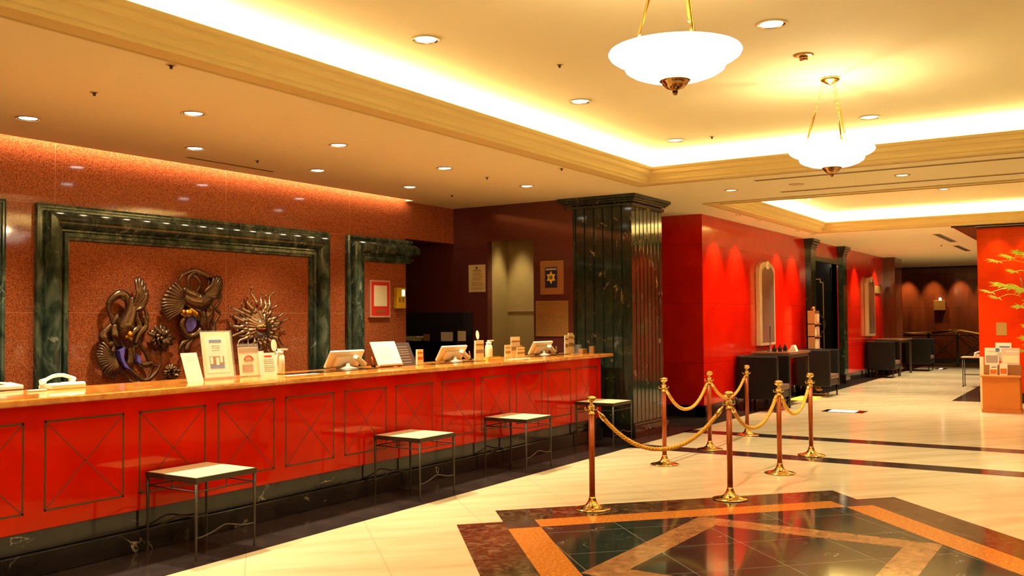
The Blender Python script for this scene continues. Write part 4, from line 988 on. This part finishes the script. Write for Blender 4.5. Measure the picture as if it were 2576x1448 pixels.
m = MB(); m.box(17.3, 19.0, 4.75, 5.15, EPS*2, .012); tag(m.build('floor_mat', YELF, bevel=.004), 'yellow mat on the floor under the second tub chair', 'mat')

# ------------------------------------------------------------------ right side: leaflet counter, planter, palm
t = thing('leaflet_cabinet', 'low orange wooden cabinet for brochures before the orange pillar', 'cabinet', (16.85, 1.55, 0))
m = MB(); m.box(16.66, 17.05, 1.275, 1.805, .05, .56); m.build('carcass', ORANGEB, t)
m = MB(); m.box(16.64, 17.07, 1.26, 1.82, 0, .05); m.build('plinth', ORANGEB, t, .004); m = MB(); m.box(16.63, 17.07, 1.255, 1.825, .56, .585); m.build('top', ORANGEB, t, .004)
m = MB(); m.box(16.90, 17.05, 1.27, 1.80, .585, .74); m.build('back_riser', WOODF, t)
def upright(y0, y1, z0, z1, x, lb, mats, name='brochure', lean=8):
    o = thing(name, lb, 'brochure', (x, (y0+y1)/2, z0)); o.rotation_euler = (0, radians(lean), 0); hw = (y1-y0)/2; H_ = z1-z0
    m = MB(); m.box(-.006, .006, -hw, hw, 0, H_); q = local(m, 'sheet', mats[0], o)
    m = MB(); m.box(-.008, -.006, -hw*.85, hw*.85, H_*.12, H_*.55); local(m, 'picture', mats[1], q)
    m = MB(); m.box(-.008, -.006, -hw*.8, hw*.5, H_*.75, H_*.82); local(m, 'heading', mats[2], q)
    return o
PINKP = flat('pink_print', (.70, .45, .36), .6); MAUVE = flat('mauve_print', (.42, .28, .25), .6)
upright(1.585, 1.79, .745, 1.02, 16.93, 'left large brochure with mauve picture on the orange cabinet', (PAPER, MAUVE, PINKP))
upright(1.29, 1.55, .745, 1.02, 16.93, 'right large brochure with pink border on the orange cabinet', (PINKP, PAPERY, PAPER))
upright(1.41, 1.64, .80, 1.10, 17.0, 'rear brochure rising highest behind the two large ones', (PAPER, PAPER, BLUEP))
upright(1.60, 1.71, .588, .75, 16.80, 'small dark-topped leaflet stack at the left front of the cabinet', (PAPER, ORANGEB, NAVY))
upright(1.455, 1.565, .588, .78, 16.80, 'small white leaflet stack at the right front of the cabinet', (PAPER, ORANGEB, PAPER))
m = MB(); m.lathe([(.033, 16.912), (.033, 16.918)], (0, 1.60, .985), 20, 'x'); tag(m.build('round_badge', BLUEP), 'round blue badge stuck between the two large brochures', 'badge')
m = MB(); m.box(17.15, 17.18, 1.83, 1.89, 0, .86); tag(m.build('side_board', PAPERY, bevel=.003), 'narrow cream board standing at the left of the orange cabinet', 'board')
t = thing('planter_box', 'black planter box with orange wooden rails at the right edge', 'planter', (17.3, .8, 0))
m = MB(); m.box(17.1, 17.7, .35, 1.215, .10, .70); m.build('box', PLANTER, t)
m = MB(); m.box(17.08, 17.73, .32, 1.235, .64, .68); m.box(17.08, 17.73, .32, 1.235, .70, .735); m.build('rail', ORANGEB, t, .004)
m = MB(); m.box(17.08, 17.73, .32, 1.235, 0, .10); m.build('plinth', ORANGEB, t)
m = MB(); m.lathe([(.012, .10), (.018, .16), (.012, .3), (.02, .42), (.012, .52), (.018, .60), (.012, .64)], (17.10, 1.225, 0), 12); plab(m.build('spindle', BRASS, t), 'turned brass spindle at the corner')
palm = thing('potted_palm', 'fan-leaved palm with yellow-green leaves in the black planter', 'plant', (17.4, .95, .7))
m = MB()
stems = [((17.35, 1.10, .7), (17.35, 1.13, 2.5)), ((17.30, 1.05, .7), (17.33, 1.28, 2.15)), ((17.45, 1.0, .7), (17.4, .95, 2.9)), ((17.3, .9, .7), (17.3, 1.05, 1.7))]
for a, b in stems: m.tube(spline([a, ((a[0]+b[0])/2, (a[1]+b[1])/2-.03, (a[2]+b[2])/2), b], 6), [.020]*13 if a[1] == 1.10 else [.008]*13, 8)
m.build('stem', STEM, palm)
rnd = random.Random(11)
def fan_leaf(c, dirv, size, hub):
    m = MB(); d = Vector(dirv).normalized(); up = Vector((0, 0, 1)); s = d.cross(up).normalized(); up2 = s.cross(d)
    m.tube(spline([hub, ((hub[0]+c[0])/2, (hub[1]+c[1])/2, (hub[2]+c[2])/2+.05), c], 4), .004, 5)
    C_ = Vector(c); n = 11
    for i in range(n):
        a = radians(-105+210*i/(n-1)); v = (d*cos(a)+s*sin(a)).normalized(); ln = size*(.7+.3*cos(a))*rnd.uniform(.85, 1.05)
        sag = rnd.uniform(.05, .25); w_2 = size*.085; side = v.cross(up2).normalized()
        A = C_; B = C_+v*ln*.5+up2*.03*size; T_ = C_+v*ln-up*sag*ln
        i0 = m.addv(A); i1 = m.addv(B+side*w_2); i2 = m.addv(T_); i3 = m.addv(B-side*w_2); i4 = m.addv(B-up2*.012)
        m.face((i0, i1, i4)); m.face((i1, i2, i4)); m.face((i2, i3, i4)); m.face((i3, i0, i4))
    return m.build('frond', LEAF, palm)
for (cy, cz, hub, sz, dx) in ((1.62, 2.42, (17.35, 1.13, 2.36), .22, -.3), (1.42, 2.47, (17.35, 1.13, 2.40), .24, -.2), (1.30, 2.55, (17.4, 1.1, 2.45), .22, -.5), (1.38, 2.24, (17.35, 1.13, 2.2), .18, -.3), (1.16, 2.50, (17.4, .95, 2.4), .26, -.4),
                              (1.74, 1.92, (17.33, 1.28, 1.95), .22, -.2), (1.55, 2.02, (17.33, 1.28, 1.98), .26, -.4), (1.40, 1.98, (17.33, 1.28, 1.95), .24, -.5), (1.63, 1.82, (17.33, 1.28, 1.85), .18, -.3), (1.25, 1.92, (17.35, 1.13, 1.9), .24, -.4), (1.30, 1.66, (17.33, 1.2, 1.7), .20, -.4), (1.12, 1.75, (17.35, 1.1, 1.7), .22, -.4),
                              (1.22, 1.15, (17.3, 1.1, .9), .20, -.4), (1.28, .95, (17.3, 1.1, .8), .18, -.4), (1.12, 1.05, (17.3, 1.0, .8), .24, -.6), (1.20, 1.35, (17.3, 1.1, 1.1), .16, -.4)):
    fan_leaf((17.25+rnd.uniform(-.08, .08), cy-.02, cz), (dx, cy-hub[1]+.12, .25), sz, hub)
# telephone console far right
t = thing('phone_table', 'small white-topped metal table against the side of the orange pillar', 'table', (22.6, 2.5, 0))
m = MB(); m.box(22.38, 22.75, 2.14, 2.83, .625, .645); m.build('top', SEAT, t, .003)
for x in (22.40, 22.72):
    for y in (2.18, 2.80): m = MB(); m.lathe([(.022, 0), (.022, .012), (.011, .02), (.011, .625)], (x, y, 2*EPS), 8); m.build('leg', BRONZE, t)
m = MB(); m.box(22.40, 22.41, 2.18, 2.80, .25, .262); m.box(22.71, 22.72, 2.18, 2.80, .25, .262); m.build('stretcher', BRONZE, t)
telephone(22.56, 2.42, 'white telephone on the small table beside the orange pillar', .645, 1.3, pi/2)
# floor boxes
for (x0, x1, y0, y1, lb) in ((15.55, 15.95, 3.40, 4.05, 'brass floor plate with a glowing cyan patch painted as a reflection, nearer one'), (29.3, 29.8, 4.1, 4.4, 'small floor plate with a painted cyan reflection near the far wall')):
    t = thing('floor_plate', lb, 'floor plate', ((x0+x1)/2, (y0+y1)/2, 0))
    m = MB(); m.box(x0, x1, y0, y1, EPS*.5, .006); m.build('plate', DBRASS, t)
    m = MB(); m.box(x0+.06, x1-.06, y0+.14, y1-.10, .006, .009); m.build('glass', CYAN, t)  # emissive sheet stands in for a reflection in the metal plate
# far end: brass railing with crossed bars, stair rail, plaque
t = thing('stair_railing', 'dark railing with a brass handrail in front of the far stairs', 'railing', (31, 4.6, 0))
m = MB(); m.tube([(31, 6.5, 1.0), (31, 4.7, 1.02)], .03, 8); m.tube([(31, 4.7, 1.02), (31, 3.9, 1.10), (31, 3.4, 1.0), (31.0, 2.2, 1.0)], .035, 8); m.tube([(31.3, 3.9, 1.08), (32.2, 3.55, .75), (33.0, 3.2, .45)], .03, 8); m.tube([(31.9, 4.2, 1.0), (32.9, 3.3, .5)], .025, 8); m.build('handrail', BRASS, t)
m = MB()
ys = [6.4, 5.6, 4.8, 4.0, 3.2, 2.4]
for y in ys: m.box(30.97, 31.03, y-.03, y+.03, 0, 1.0)
m.box(30.98, 31.02, 2.2, 6.5, .92, .95); m.box(30.98, 31.02, 2.2, 6.5, .10, .13)
m.build('posts', BLK, t)
m = MB()
for a, b in zip(ys, ys[1:]):
    m.tube([(31, a, .13), (31, b, .92)], .012, 6); m.tube([(31, a, .92), (31, b, .13)], .012, 6); m.tube([(31, (a+b)/2+.1*cos(k*pi/8), .525+.1*sin(k*pi/8)) for k in range(16)], .012, 6, closed=True)
m.build('crossed_bars', BRONZE, t)
t = thing('wall_sconce', 'square brass wall panel glowing on the dark far wall', 'sconce', (33.5, 4.83, 1.88))
m = MB(); m.box(33.38, 33.5, 4.65, 5.0, 1.71, 2.04); m.build('plate', BRASSP, t, .01)
m = MB(); m.box(33.43, 33.5, 4.78, 4.84, 2.04, 2.12); plab(m.build('lamp', LAMPD, t), 'small bright lamp on top')
m = MB(); m.box(26.0, 26.9, 5.33, 5.36, 2.15, 2.35); tag(m.build('wall_sign', BRASSP), 'small brass sign on the red wall near the dark pier', 'sign')
